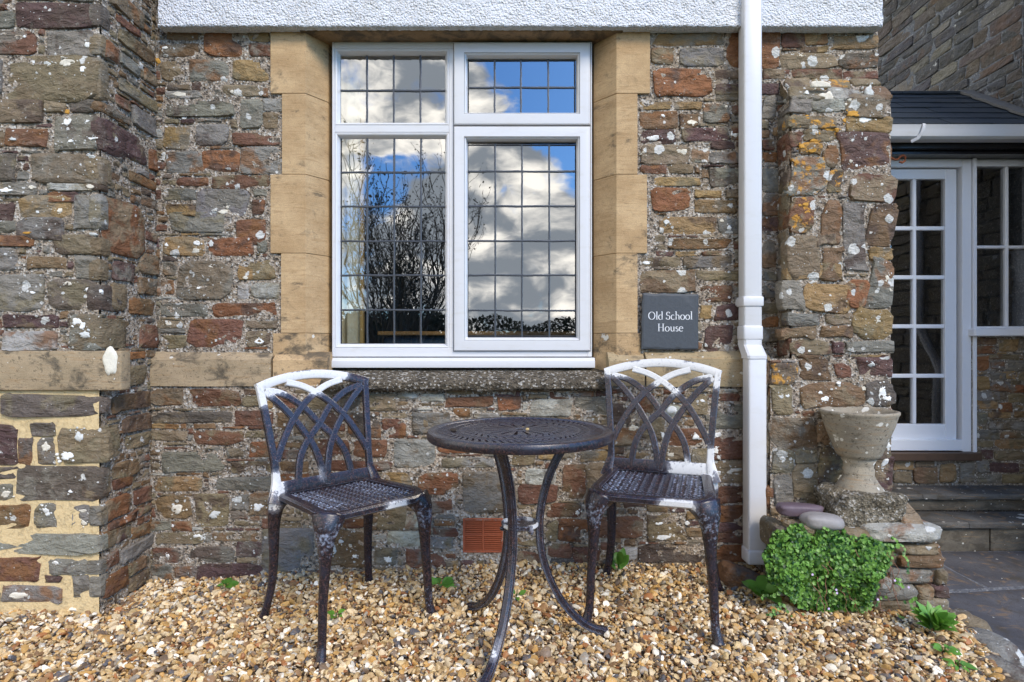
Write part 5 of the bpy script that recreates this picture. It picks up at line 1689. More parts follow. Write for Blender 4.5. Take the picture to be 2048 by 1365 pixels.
a_.data.foreach_set('color', np.concatenate([tint, np.ones((npb, 1))], 1).astype(np.float32).ravel())
a_ = me.attributes.new('rot', 'FLOAT_VECTOR', 'POINT')
tilt = rs.normal(0, 0.55, (npb, 2))
a_.data.foreach_set('vector', np.concatenate([tilt, rs.uniform(0, 6.28, (npb, 1))], 1).astype(np.float32).ravel())
a_ = me.attributes.new('size', 'FLOAT', 'POINT')
a_.data.foreach_set('value', size.astype(np.float32))
a_ = me.attributes.new('pick', 'INT', 'POINT')
a_.data.foreach_set('value', rs.randint(0, 16, npb).astype(np.int32))
gravel = bpy.data.objects.new('gravel', me)
COL.objects.link(gravel)
tag(gravel, 'loose honey coloured flint gravel covering the ground before the wall', 'gravel', kind='stuff')
ng = bpy.data.node_groups.new('scatter_pebbles', 'GeometryNodeTree')
ng.interface.new_socket('Geometry', in_out='INPUT', socket_type='NodeSocketGeometry')
ng.interface.new_socket('Geometry', in_out='OUTPUT', socket_type='NodeSocketGeometry')
gi, go = ng.nodes.new('NodeGroupInput'), ng.nodes.new('NodeGroupOutput')
ci = ng.nodes.new('GeometryNodeCollectionInfo')
ci.inputs['Collection'].default_value = pc
ci.inputs['Separate Children'].default_value = True
ci.inputs['Reset Children'].default_value = True
ip = ng.nodes.new('GeometryNodeInstanceOnPoints')
ip.inputs['Pick Instance'].default_value = True


def named(nm, typ):
    n = ng.nodes.new('GeometryNodeInputNamedAttribute')
    n.data_type = typ
    n.inputs[0].default_value = nm
    return n.outputs[0]


ng.links.new(gi.outputs[0], ip.inputs['Points'])
ng.links.new(ci.outputs[0], ip.inputs['Instance'])
ng.links.new(named('pick', 'INT'), ip.inputs['Instance Index'])
e2r = ng.nodes.new('FunctionNodeEulerToRotation')
ng.links.new(named('rot', 'FLOAT_VECTOR'), e2r.inputs[0])
ng.links.new(e2r.outputs[0], ip.inputs['Rotation'])
ng.links.new(named('size', 'FLOAT'), ip.inputs['Scale'])
ng.links.new(ip.outputs[0], go.inputs[0])
md = gravel.modifiers.new('scatter', 'NODES')
md.node_group = ng

# ================================================================== kerb stones along the path
kb = thing('stone_kerb', 'line of grey kerb boulders holding the gravel back from the path', 'kerb', (1.5, 1.9, PATH))
for (x, y, sx, sy, sz, top, code, ang) in ((1.605, 2.10, 0.16, 0.16, 0.5, 0.00, 'o3', 0.0), (1.575, 1.955, 0.15, 0.21, 0.5, -0.005, 's5', -0.25), (1.50, 1.79, 0.13, 0.22, 0.5, -0.01, 'g5', -0.5), (1.425, 1.615, 0.19, 0.20, 0.5, 0.01, 'b1', -0.6),
                                           (1.27, 1.36, 0.17, 0.36, 0.5, -0.02, 'o3', -0.45), (1.09, 1.02, 0.17, 0.36, 0.5, -0.02, 'g3', -0.4), (0.97, 0.6, 0.17, 0.45, 0.5, -0.03, 'o3', -0.2), (0.9, 0.1, 0.17, 0.5, 0.5, -0.03, 'o3', -0.1), (0.87, -0.4, 0.17, 0.46, 0.5, -0.03, 'g3', 0.0)):
    rock(kb, 'stone', (x, y, top - sz / 2), (sx, sy, sz), code, 0.42, 0.07, 5, Mx=Matrix.Rotation(-ang, 4, 'Z'), sharp=60)

# ================================================================== low planter wall in front of the buttress
pw_ = thing('planter_wall', 'low rubble ledge before the buttress with a pale lichened cap slab', 'wall', (1.35, 2.2, 0))
MB().box((1.10, 2.20, -0.3), (1.57, D_BLOW + 0.02, 0.215)).build('core', M['mortar_tan'], pw_)


def rq(name, x0, y0, x1, y1, d, depth, code, rnd=0.2, amp=0.11, sub=5, rz=0.0):
    xa, xb, za, zc = X(x0, d), X(x1, d), Z(y1, d), Z(y0, d)
    return rock(pw_, name, ((xa + xb) / 2, d + depth / 2, (za + zc) / 2), (xb - xa, depth, zc - za), code, rnd, amp, sub, Mx=Matrix.Rotation(rz, 4, 'Z') if rz else None)


for q in ((1740, 1056, 1902, 1090, 2.13, 0.26, 'w9'), (1690, 1062, 1760, 1094, 2.15, 0.2, 'o6'), (1585, 1052, 1700, 1078, 2.17, 0.10, 'o5')):
    rq('cap_slab', *q, rnd=0.5, amp=0.12)
for q in ((1790, 1092, 1889, 1112, 2.15, 0.18, 'o6'), (1802, 1114, 1896, 1141, 2.14, 0.2, 'b7'), (1772, 1096, 1802, 1136, 2.17, 0.14, 'o8'), (1735, 1092, 1780, 1120, 2.16, 0.12, 'p3'), (1780, 1142, 1874, 1172, 2.14, 0.2, 'g6'), (1876, 1143, 1901, 1174, 2.15, 0.2, 'o7'),
          (1745, 1158, 1788, 1182, 2.13, 0.1, 'w8'), (1870, 1176, 1905, 1200, 2.14, 0.2, 'p6'), (1745, 1172, 1842, 1206, 2.13, 0.2, 'g5'), (1838, 1176, 1872, 1208, 2.14, 0.15, 'o4'), (1748, 1206, 1842, 1232, 2.12, 0.2, 'o4'), (1840, 1200, 1906, 1230, 2.13, 0.2, 'g5'),
          (1590, 1085, 1680, 1115, 2.16, 0.15, 'o4'), (1680, 1096, 1735, 1130, 2.16, 0.12, 'g4'), (1570, 1118, 1660, 1150, 2.17, 0.15, 'd3'), (1660, 1132, 1745, 1165, 2.16, 0.12, 'o4'), (1580, 1152, 1660, 1190, 2.16, 0.12, 'b3'), (1662, 1168, 1745, 1215, 2.15, 0.12, 'g4'), (1560, 1060, 1590, 1116, 2.2, 0.2, 'd3')):
    rq('stone', *q)
for k, (ya, yb_) in enumerate(((2.30, 2.42), (2.17, 2.29))):
    for z_ in (-0.2, -0.06, 0.08):
        rock(pw_, 'stone', (1.555, (ya + yb_) / 2, z_ + 0.06), (0.10, yb_ - ya, 0.125), rand_code('gob', (3, 5)), 0.3, 0.06)
for (x, y, sx, sy, code) in ((1.20, 2.33, 0.15, 0.2, 'o5'), (1.33, 2.36, 0.2, 0.16, 'o5'), (1.50, 2.35, 0.15, 0.18, 'o6')):
    rock(pw_, 'cap_slab', (x, y, 0.215), (sx, sy, 0.05), code, 0.45, 0.08)
# dark stone lying at the foot of the pipe
lo = thing('loose_stone', 'dark wedge of stone lying in the gravel under the downpipe', 'stone', (X(1478, 2.38), 2.38, 0))
rock(lo, 'stone', (X(1484, 2.38), 2.40, 0.005), (0.17, 0.13, 0.085), 'd3', 0.4, 0.12, 4, Mx=Matrix.Rotation(0.35, 4, 'Y'))

# ---- urn on its rough plinth
DU = 2.30
ux, uz = X(1717, DU), Z(990, DU)
rk = thing('plinth_rock', 'crumbling mossy concrete block under the stone urn', 'block', (ux, DU, 0.235))
vs_, fs = rockbox((X(1735, 2.24) - 0.005, DU - 0.01, (Z(1052, 2.24) + Z(986, 2.24)) / 2), (0.245, 0.20, Z(984, 2.24) - Z(1054, 2.24)), 0.35, 0.26, 5, 14)
MB().add(vs_, fs).build('block', mat_mortar('gritty_block', (0.34, 0.295, 0.22), (0.045, 0.04, 0.03), (0.19, 0.16, 0.11), 0.012, 0.85), rk, sharp=50)
urn = thing('garden_urn', 'weathered stone urn with an empty flared bowl on a mossy block', 'urn', (ux, DU, uz))
zq = lambda p: Z(p, DU) - uz
prof = [(0.0, -0.01), (0.098, -0.01), (0.100, 0.004), (0.096, 0.014), (0.083, 0.030), (0.068, 0.052), (0.058, 0.070), (0.054, 0.080), (0.056, zq(938)), (0.052, zq(934)), (0.054, zq(926)), (0.062, zq(918)), (0.058, zq(915)), (0.074, zq(912)),
        (0.081, zq(906)), (0.088, zq(896)), (0.107, zq(870)), (0.121, zq(850)), (0.130, zq(836)), (0.134, zq(829)), (0.139, zq(825)), (0.138, zq(821)), (0.130, zq(820)), (0.122, zq(826)), (0.10, zq(850)), (0.06, zq(868)), (0.0, zq(870))]
MB().lathe(prof, (ux, DU, uz), 56, lambda t, z: 0.025 * float(fbm(math.cos(t) * 2, math.sin(t) * 2, z * 16, 3))).build('bowl', M['urn'], urn, sharp=None)


def pebble_thing(name, label, px0, py0, px1, py1, d, depth, col, seed, rnd=0.75, amp=0.12, tilt=0.0, rough=0.55):
    xa, xb, za, zc = X(px0, d), X(px1, d), Z(py1, d), Z(py0, d)
    t = thing(name, label, 'stone', ((xa + xb) / 2, d, za))
    vs_, fs = rockbox(((xa + xb) / 2, d, (za + zc) / 2), (xb - xa, depth, zc - za), rnd, amp, seed, 6, Matrix.Rotation(tilt, 4, 'Y'))
    MB().add(vs_, fs).build('stone', mat_plain(name, col, rough, 55.0, 0.25, 0.35), t, sharp=None)
    return t


pebble_thing('long_stone', 'long purple beach stone lying on the ledge below the buttress', 1556, 1008, 1642, 1032, 2.27, 0.07, (0.115, 0.082, 0.098), 4, 0.55, 0.20, 0.03)
pebble_thing('oval_stone', 'smooth pale grey oval stone on the ledge above the creeper', 1603, 1027, 1683, 1058, 2.20, 0.10, (0.27, 0.25, 0.235), 9, 0.85, 0.10, 0.05)
tw = thing('wedge_stone', 'pointed brown and grey stone standing on the cap slab right of the urn', 'stone', (X(1820, 2.2), 2.2, 0.25))
dd = 2.2
top_, bl_, br_, mid_ = (1812, 1003), (1800, 1050), (1848, 1052), (1838, 1030)
m = MB()
m.v = [(X(1800, dd), dd - 0.02, Z(1053, dd)), (X(1840, dd), dd - 0.035, Z(1054, dd)), (X(1850, dd), dd + 0.03, Z(1050, dd)), (X(1803, dd), dd + 0.06, Z(1050, dd)), (X(1813, dd), dd + 0.005, Z(1003, dd)), (X(1828, dd), dd + 0.03, Z(1012, dd)), (X(1836, dd), dd - 0.01, Z(1031, dd)), (X(1800, dd), dd + 0.02, Z(1012, dd))]
m.f = [(0, 1, 6, 4), (1, 2, 5, 6), (4, 6, 5), (2, 3, 5), (3, 7, 4, 5), (0, 4, 7), (0, 7, 3), (0, 3, 2, 1)]
ob = m.build('stone', M['stone'], tw, smooth=False)
ob.color = (0.27, 0.20, 0.13, 0.25)

# ================================================================== plants
def leaf_faces(m, c, nrm, up, size, lobes, tone, cup=0.15):
    """one small leaf as a fan; c centre, nrm facing, up tip direction"""
    nrm, up = Vector(nrm).normalized(), Vector(up)
    up = (up - nrm * up.dot(nrm)).normalized()
    sd = up.cross(nrm)
    b = len(m.v)
    k = lobes * 2
    m.v.append(tuple(Vector(c) - nrm * size * cup))
    for i in range(k):
        a = 2 * math.pi * (i + 0.5) / k
        r = size * (1.0 if i % 2 == 0 else 0.74)
        m.v.append(tuple(Vector(c) + up * (math.cos(a) * r) + sd * (math.sin(a) * r)))
    m.f += [(b, b + 1 + i, b + 1 + (i + 1) % k) for i in range(k)]
    m.att.setdefault('tone', ([], 'FLOAT'))[0].extend([tone] * (k + 1))


def blade(m, root, direction, length, width, tone, droop=0.4, nrm=(0, -0.4, 1), fold=0.2):
    """pointed leaf, folded along its midrib"""
    d = Vector(direction).normalized()
    n = Vector(nrm)
    n = (n - d * n.dot(d)).normalized()
    s_ = d.cross(n)
    b = len(m.v)
    prof = ((0.0, 0.10), (0.18, 0.62), (0.42, 1.0), (0.68, 0.80), (0.88, 0.36), (1.0, 0.02))
    for t, w in prof:
        c = Vector(root) + d * (length * t) - Vector((0, 0, 1)) * (droop * length * t * t)
        hw = width * w * 0.5
        m.v += [tuple(c - s_ * hw + n * hw * fold), tuple(c), tuple(c + s_ * hw + n * hw * fold)]
    for i in range(len(prof) - 1):
        for j in range(2):
            m.f.append((b + i * 3 + j, b + i * 3 + j + 1, b + i * 3 + 4 + j, b + i * 3 + 3 + j))
    m.att.setdefault('tone', ([], 'FLOAT'))[0].extend([tone] * (len(prof) * 3))


cr = thing('creeper_plant', 'dense trailing creeper of tiny scalloped green leaves spilling over the ledge', 'plant', (1.22, 2.1, 0))
R = random.Random(15)
m = MB()
outline = [(1556, 1060), (1580, 1044), (1640, 1058), (1672, 1050), (1692, 1062), (1705, 1075), (1740, 1074), (1770, 1088), (1792, 1092), (1780, 1112), (1776, 1135), (1760, 1160), (1748, 1190), (1745, 1215), (1715, 1228), (1660, 1226), (1625, 1222), (1598, 1214), (1570, 1188), (1532, 1156), (1522, 1112)]


def inside(x, y, poly):
    c = False
    for i in range(len(poly)):
        (xa, ya), (xb, yb_) = poly[i], poly[i - 1]
        if (ya > y) != (yb_ > y) and x < (xb - xa) * (y - ya) / (yb_ - ya) + xa: c = not c
    return c


# the mat hangs as a swelling cushion in front of the ledge
cnt = 0
while cnt < 9000:
    u, v = R.uniform(0.88, 1.50), R.uniform(-0.04, 0.36)
    d0 = 2.12
    wob = 16 * float(fbm(u * 14, v * 14, 5.0, 2))
    if not inside(CX + u / d0 * F + wob, CY - (v - EYE) / d0 * F + wob * 0.8, outline): continue
    bulge = 0.085 * float(fbm(u * 10, v * 10, 2.0, 2)) + 0.085 * math.sin(min(max((v + 0.02) / 0.30, 0), 1) * math.pi)
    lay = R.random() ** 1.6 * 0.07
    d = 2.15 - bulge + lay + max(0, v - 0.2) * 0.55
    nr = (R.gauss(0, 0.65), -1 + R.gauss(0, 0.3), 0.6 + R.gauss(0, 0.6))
    leaf_faces(m, (u * d / d0, d, EYE + (v - EYE) * d / d0), nr, (R.gauss(0, 1), 0, R.gauss(-0.3, 0.8)), R.choice((0.6, 0.8, 1.0, 1.0, 1.2, 1.5)) * R.uniform(0.0050, 0.0080), 5, R.choice((0.0, 0.2, 0.45, 0.7, 1.0, 1.25)) * (1.0 if lay < 0.02 else 0.6))  # deeper leaves get a darker tone, painting in shade between leaves
    cnt += 1
for k in range(26):                                  # loose trailing ends
    t0 = R.random()
    bx_, bz_ = 0.94 + 0.46 * t0, (R.choice((0.02, 0.05, 0.25, 0.27)) if R.random() < 0.6 else R.uniform(0.03, 0.25))
    if R.random() < 0.35: bx_ = R.choice((0.95, 1.36))
    px_q, dx_, dz_ = Vector((bx_, 2.06, bz_)), R.choice((-1, 1)) * R.uniform(0.2, 1), R.uniform(-1, 0.5)
    for i in range(R.randint(5, 12)):
        px_q = px_q + Vector((dx_ * 0.009 + R.gauss(0, 0.004), R.gauss(0.002, 0.004), dz_ * 0.009 + R.gauss(0, 0.003)))
        leaf_faces(m, px_q, (R.gauss(0, 0.6), -1, 0.6), (R.gauss(0, 1), 0, R.gauss(-0.3, 0.8)), R.uniform(0.004, 0.008), 5, R.choice((0.2, 0.6, 1.0, 1.25)))
m.build('foliage', M['leaf_creeper'], cr, sharp=None)
m = MB()
for k in range(16):
    x, z = R.uniform(1.03, 1.36), R.uniform(0.12, 0.25)
    pts = []
    for i in range(9):
        pts.append((x, 2.075 + R.uniform(-0.01, 0.01), z))
        x += R.uniform(-0.006, 0.016)
        z -= R.uniform(0.008, 0.028)
    m.tube(pts, 0.0011, 5)
m.build('stem', mat_plain('reddish_stem', (0.28, 0.13, 0.08), 0.6), cr, sharp=None)
m = MB()
for k in range(7):
    a = (R.uniform(1.0, 1.4), 2.05, R.uniform(0.0, 0.16))
    leaf_faces(m, a, (0, -1, 0.3), (0, 0, 1), 0.0045, 5, 1.0)
m.build('flower', mat_plain('lilac_petal', (0.55, 0.42, 0.62), 0.6), cr, sharp=None)


def weed(label, x, y, leaves, size, seed, mat='leaf', spread=1.0, upr=0.4, name='weed', wide=0.5, light=0.0):
    R = random.Random(seed)
    z = float(gz(x, y))
    t = thing(name, label, 'plant', (x, y, z), group='weeds growing in the gravel')
    for i in range(leaves):
        a = 2 * math.pi * (i * 0.382) + R.uniform(-0.3, 0.3)
        L = size * R.uniform(0.6, 1.1)
        e = upr * R.uniform(0.5, 1.5)
        d = Vector((math.cos(a) * spread, math.sin(a) * spread, e))
        m = MB()
        zz_ = z + R.uniform(0.0, 0.3) * size * upr + 0.006
        blade(m, (x + 0.01 * math.cos(a), y + 0.01 * math.sin(a), zz_), d, L, L * wide * R.uniform(0.8, 1.2), light + R.uniform(0.2, 1.0), 0.35 * R.uniform(0.5, 1.3), nrm=(0.1, -0.5, 1))
        m.build('leaf', M[mat], t, sharp=None)
    MB().tube([(x, y, z - 0.01), (x, y, z + 0.012 + size * upr * 0.3)], 0.002, 6).build('stem', M['leaf'], t)
    return t


def gpos(px, py):
    d = EYE * F / (py - CY)
    for _ in range(4): d = (EYE - float(gz(X(px, d), d))) * F / (py - CY)
    return X(px, d), d


x, y = gpos(1236, 1146)
weed('upright broad leaved weed by the back leg of the right chair', x, y, 9, 0.105, 1, 'leaf_bright', 0.45, 1.1, wide=0.36)
x, y = gpos(452, 1174)
weed('low flat weed near the wall left of the left chair', x, y, 7, 0.05, 2, 'leaf', 1.0, 0.35, wide=0.55)
x, y = gpos(880, 1174)
weed('small weed behind the front foot of the left chair nearest the table', x, y, 7, 0.062, 3, 'leaf_bright', 0.9, 0.5, wide=0.6)
x, y = gpos(668, 1236)
weed('tiny three leaved weed right beside the nearest leg of the left chair', x + 0.008, y, 4, 0.038, 4, 'leaf_bright', 1.0, 0.4, wide=0.6)
x, y = gpos(1034, 1196)
weed('tiny seedling between the curved table legs', x, y, 4, 0.034, 5, 'leaf', 0.8, 0.5, wide=0.6)
x, y = gpos(1522, 1196)
weed('glossy broad leaved weed in the gravel at the left foot of the creeper', x, y - 0.02, 18, 0.10, 6, 'leaf_bright', 0.8, 0.85, wide=0.5, light=0.7)
x, y = gpos(1872, 1268)
weed('bushy bright green weed growing between the ledge and the kerb stones', x, y + 0.01, 110, 0.092, 7, 'leaf_bright', 0.7, 1.15, wide=0.30, light=0.35)
x, y = gpos(1890, 1304)
weed('small clover like weed in front of the bushy weed by the kerb', x, y, 8, 0.034, 8, 'leaf_bright', 1.0, 0.4, wide=0.75)
x, y = gpos(1916, 1334)
weed('flat patch of tiny leaves by the kerb in the bottom right corner', x, y, 10, 0.04, 9, 'leaf_bright', 1.1, 0.25, wide=0.5)
# ================================================================== cast metal chairs
def spline(pts, n):
    """Catmull-Rom through the points"""
    pts = [np.array(p, float) for p in pts]
    P_ = [2 * pts[0] - pts[1]] + pts + [2 * pts[-1] - pts[-2]]
    out = []
    segs = len(pts) - 1
    for i in range(n):
        t = i / (n - 1) * segs
        k = min(int(t), segs - 1)
        u = t - k
        a, b, c, d = P_[k], P_[k + 1], P_[k + 2], P_[k + 3]
        out.append(0.5 * ((2 * b) + (c - a) * u + (2 * a - 5 * b + 4 * c - d) * u ** 2 + (3 * b - a - 3 * c + d) * u ** 3))
    return out


def set_wear(m, blobs, dust_glint):
    """wear > 0 inside any of the spheres (x, y, z, r); bloom = chalky dusting and painted bluish glints"""
    v = np.array(m.v)
    w = np.full(len(v), -1.0)
    for b in blobs:
        if len(b) == 4:
            d = np.linalg.norm(v - np.array(b[:3]), axis=1)
            w = np.maximum(w, b[3] - d)
        else:                                  # capsule x0 y0 z0 x1 y1 z1 r
            a, c = np.array(b[:3]), np.array(b[3:6])
            t = np.clip(((v - a) @ (c - a)) / ((c - a) @ (c - a)), 0, 1)
            d = np.linalg.norm(v - (a + t[:, None] * (c - a)), axis=1)
            w = np.maximum(w, b[6] - d)
    m.att['wear'] = (w, 'FLOAT')
    m.att['dust_glint'] = (np.full(len(v), dust_glint) if np.isscalar(dust_glint) else dust_glint(v), 'FLOAT')


ZS = 0.445                      # seat height
def back_pt(u, v, off=0.0):
    """u -1..1 across, v 0..1 up the backrest; local chair space, x right as seen by someone facing the chair"""
    vp = max(v, 0.0)
    hw = 0.186 + 0.036 * vp ** 1.3
    y = -0.178 - 0.085 * vp ** 1.25 - 0.012 * (1 - u * u) * (0.3 + vp)
    return Vector((-u * hw, y + off, ZS + 0.012 + 0.412 * v))


def back_nrm(v): return Vector((0, 1, 0.20)).normalized()


LAT = [[(-.60, 0), (-.545, .16), (-.45, .30), (-.25, .435), (0, .555), (.27, .72), (.60, .845), (.92, .895)],
       [(.02, 0), (.07, .17), (.16, .335), (.31, .48), (.51, .635), (.71, .765), (.93, .885)],
       [(-.52, .955), (-.25, .915), (0, .845), (.26, .745), (.51, .615), (.68, .50), (.86, .36), (.955, .27)]]


def make_chair(label, loc, fwd, wear, tilt=0.0, seed=0):
    t = thing('garden_chair', label, 'chair', (0, 0, 0), 'cast metal bistro chairs')
    WL[t] = Vector((0, 0, 0))
    L = dict(local=False)

    def fin(m, name, dust_glint=0.0, sharp=35):
        set_wear(m, wear, dust_glint)
        return m.build(name, M['iron'], t, sharp=sharp)
    n_ = back_nrm(0)
    edge = lambda v: 0.0
    # stiles
    for s in (-1, 1):
        vs__ = np.linspace(-0.075, 0.94, 26)
        pts = [back_pt(s * (1.0 + 0.05 * max(0.0, 0.25 - v) * 2.0), v) for v in vs__]
        # the foot of the stile sweeps out onto the seat corner
        for i, v in enumerate(vs__):
            if v < 0.10: pts[i] += Vector((-s * 0.10 * (0.10 - v), 0.12 * (0.10 - v), 0))
        m = MB().sweep(pts, n_, [0.0125 + 0.006 * max(0, 0.15 - v) / 0.15 for v in vs__], 0.0105, 0.25)
        fin(m, 'stile', 0.25)
    top = [back_pt(u, 0.925 + 0.095 * (1 - abs(u) ** 2.0)) for u in np.linspace(-1.045, 1.045, 34)]
    fin(MB().sweep(top, n_, 0.0165, 0.0105, 0.25), 'top_rail', 0.1)
    low = [back_pt(u, 0.035) for u in np.linspace(-0.99, 0.99, 30)]
    fin(MB().sweep(low, n_, 0.023, 0.0095, 0.25), 'lower_rail', 0.25)
    for k, cv in enumerate(LAT):
        for s in (1, -1):
            pts = [back_pt(s * p[0], p[1], 0.0006 * (k * 2 + (s > 0))) for p in spline(cv, 40)]
            fin(MB().sweep(pts, n_, 0.0122, 0.0088 + 0.0003 * k, 0.3), 'lattice_bar', 0.2)
    # seat rim: rounded trapezium, front wider
    def outline(ins, z):
        fw, bw, dp, r = 0.208 - ins, 0.192 - ins, 0.212 - ins, 0.06
        pts = []
        for (cx, cy, a0) in ((fw - r, dp - r, 0), (-fw + r, dp - r, 90), (-bw + r * .6, -dp + r * .6, 180), (bw - r * .6, -dp + r * .6, 270)):
            rr = r if cy > 0 else r * .6
            for i in range(8):
                a = math.radians(a0 + 90 * i / 7)
                pts.append(Vector((cx + rr * math.cos(a), cy + rr * math.sin(a), z)))
        k = []
        for i in range(len(pts)):                # densify so worn patches have crisp edges
            a, b = pts[i], pts[(i + 1) % len(pts)]
            q = max(1, int((b - a).length / 0.012))
            k += [a.lerp(b, j / q) for j in range(q)]
        for p in k: p.z += 0.010 * min(1, max(0, (p.y + 0.21) / 0.1)) * 0.0 - 0.016 * max(0, (p.y - 0.10) / 0.11) ** 2
        return k
    fin(MB().sweep(outline(0.016, ZS), (0, 0, 1), 0.0185, 0.0135, 0.45, closed=True), 'seat_rim', 0.15)
    # woven lattice
    inner = outline(0.030, ZS)
    poly = [(p.x, p.y) for p in inner]
    m = MB()
    sp = 0.0315
    hgt = []
    for dirn in (1, -1):
        for k in range(-16, 17):
            run = []
            for i in range(-60, 61):
                a = i * sp / 4
                x, y = (a + k * sp * 0.5), (a * dirn * 0.8 - k * dirn * sp * 0.4)
                # lines at +-39 degrees
                if inside(x, y, poly):
                    ph = math.cos(math.pi * (a / sp * 2) + (math.pi if (k % 2) ^ (dirn > 0) else 0))
                    run.append((x, y, ZS - 0.002 + 0.0042 * ph - 0.016 * max(0, (y - 0.10) / 0.11) ** 2 - 0.006 * (1 - (x / 0.2) ** 2)))
                else:
                    if len(run) > 2: m.sweep(run, (0, 0, 1), 0.0066, 0.0028, 0.5)
                    run = []
            if len(run) > 2: m.sweep(run, (0, 0, 1), 0.0066, 0.0028, 0.5)
    fin(m, 'seat_lattice', lambda v: 0.25 + 0.95 * ((v[:, 2] > ZS - 0.0005) * 1.0))  # raised strands carry painted bluish-white glints
    # under-frame plate edge
    # legs
    for s in (-1, 1):
        pf_ = [(s * 0.170, 0.172, ZS - 0.012), (s * 0.184, 0.186, ZS - 0.045), (s * 0.190, 0.190, ZS - 0.09), (s * 0.193, 0.186, 0.27), (s * 0.201, 0.185, 0.16), (s * 0.206, 0.186, 0.05), (s * 0.214, 0.193, 0.004), (s * 0.216, 0.196, -0.012)]
        wf = [0.054, 0.040, 0.025, 0.0162, 0.0138, 0.0130, 0.0160, 0.020]
        hf = [0.038, 0.032, 0.024, 0.0165, 0.0145, 0.0135, 0.0155, 0.019]
        pr_ = [(s * 0.182, -0.176, ZS - 0.012), (s * 0.192, -0.190, ZS - 0.05), (s * 0.194, -0.200, 0.33), (s * 0.193, -0.207, 0.22), (s * 0.198, -0.217, 0.12), (s * 0.210, -0.235, 0.04), (s * 0.222, -0.252, -0.018)]
        wr_ = [0.032, 0.027, 0.021, 0.0165, 0.0150, 0.0145, 0.019]
        for q, w, h in ((pf_, wf, hf), (pr_, wr_, [a * 0.85 for a in wr_])):
            k = 30
            pts = spline(q, k)
            W = np.interp(np.linspace(0, 1, k), np.linspace(0, 1, len(w)), w)
            Hh = np.interp(np.linspace(0, 1, k), np.linspace(0, 1, len(h)), h)
            m = MB().sweep(pts, (s * 0.5, 0.8 if q is pf_ else -0.8, 0.05), W.tolist(), Hh.tolist(), 0.55)
            zt_ = ZS - 0.02
            fin(m, 'leg', (lambda v, s=s: 0.15 + 0.75 * np.exp(-((v[:, 2] - 0.37) / 0.06) ** 2) + 0.6 * np.exp(-((v[:, 2] - 0.06) / 0.05) ** 2) * (s < 0)) if q is pf_ else 0.3, None)
    t.location = loc
    t.rotation_euler = (tilt, 0, math.atan2(-fwd[0], fwd[1]))
    WL[t] = Vector(loc)
    return t


def bp(u, v): return tuple(back_pt(u, v))


# u runs from the viewer's left to right on the backrest as the camera sees it
w_left = [(*bp(-1.0, 0.95), *bp(0.55, 1.02), 0.030), (*bp(-1.0, 0.93), *bp(-1.0, 0.80), 0.024), (*bp(-.95, .90), *bp(-.6, .92), 0.028), (*bp(-.52, .955), *bp(-.03, .86), 0.021), (*bp(.52, .955), *bp(.03, .86), 0.021), (*bp(-1.02, 0.12), *bp(-1.06, -0.08), 0.028),
          (-0.085, 0.205, ZS - 0.02, -0.035, 0.205, ZS - 0.02, 0.020), (*bp(-0.10, 0.06), *bp(-0.12, 0.14), 0.008)]
w_right = [(*bp(-1.0, 0.93), *bp(1.0, 0.93), 0.022), (*bp(-0.9, 0.97), *bp(0.9, 0.97), 0.026), (*bp(0, 1.02), 0.09), (*bp(0.99, 0.93), *bp(0.99, 0.82), 0.020), (*bp(-.52, .955), *bp(.27, .745), 0.019), (*bp(.52, .955), *bp(.03, .85), 0.019),
           (*bp(1.0, 0.16), *bp(1.05, -0.08), 0.032), (*bp(0.30, 0.03), *bp(0.95, 0.03), 0.025), (*bp(0.52, 0.10), 0.016), (-0.125, 0.215, ZS - 0.02, -0.05, 0.215, ZS - 0.02, 0.022), (*bp(-1.04, -0.02), 0.014)]
make_chair('angled garden chair left of the round table, worn white on its upper left corner', (-0.577, 2.111, -0.025), (0.702, -0.713), w_left, 0.03)
make_chair('garden chair facing the camera right of the round table, its whole top rail worn white', (0.525, 2.149, 0.008), (-0.323, -0.947), w_right)

# ================================================================== round table
TX, TY, TZ = 0.026, 1.925, 0.684
tb = thing('bistro_table', 'round cast metal table with a pierced patterned top on three curved legs', 'table', (TX, TY, 0))


def tfin(m, name, wear=(), dust_glint=0.0, sharp=35, mat='iron'):
    set_wear(m, list(wear), dust_glint)
    return m.build(name, M[mat], tb, sharp=sharp)


RT = 0.303
m = MB().lathe([(RT - 0.034, -0.006), (RT - 0.034, 0.0), (RT - 0.028, 0.004), (RT - 0.010, 0.004), (RT - 0.003, 0.001), (RT, -0.006), (RT, -0.020), (RT - 0.004, -0.026), (RT - 0.012, -0.026), (RT - 0.014, -0.008), (RT - 0.034, -0.006)], (TX, TY, TZ), 96)
tfin(m, 'rim', mat='iron_top')
m = MB()
for r0, r1 in ((0.190, 0.199), (0.150, 0.157), (0.118, 0.126), (0.026, 0.040), (0.224, 0.229)):
    m.lathe([(r0, -0.006), (r0, 0.001), (r0 + 0.001, 0.002), (r1 - 0.001, 0.002), (r1, 0.001), (r1, -0.006), (r0, -0.006)], (TX, TY, TZ), 96)


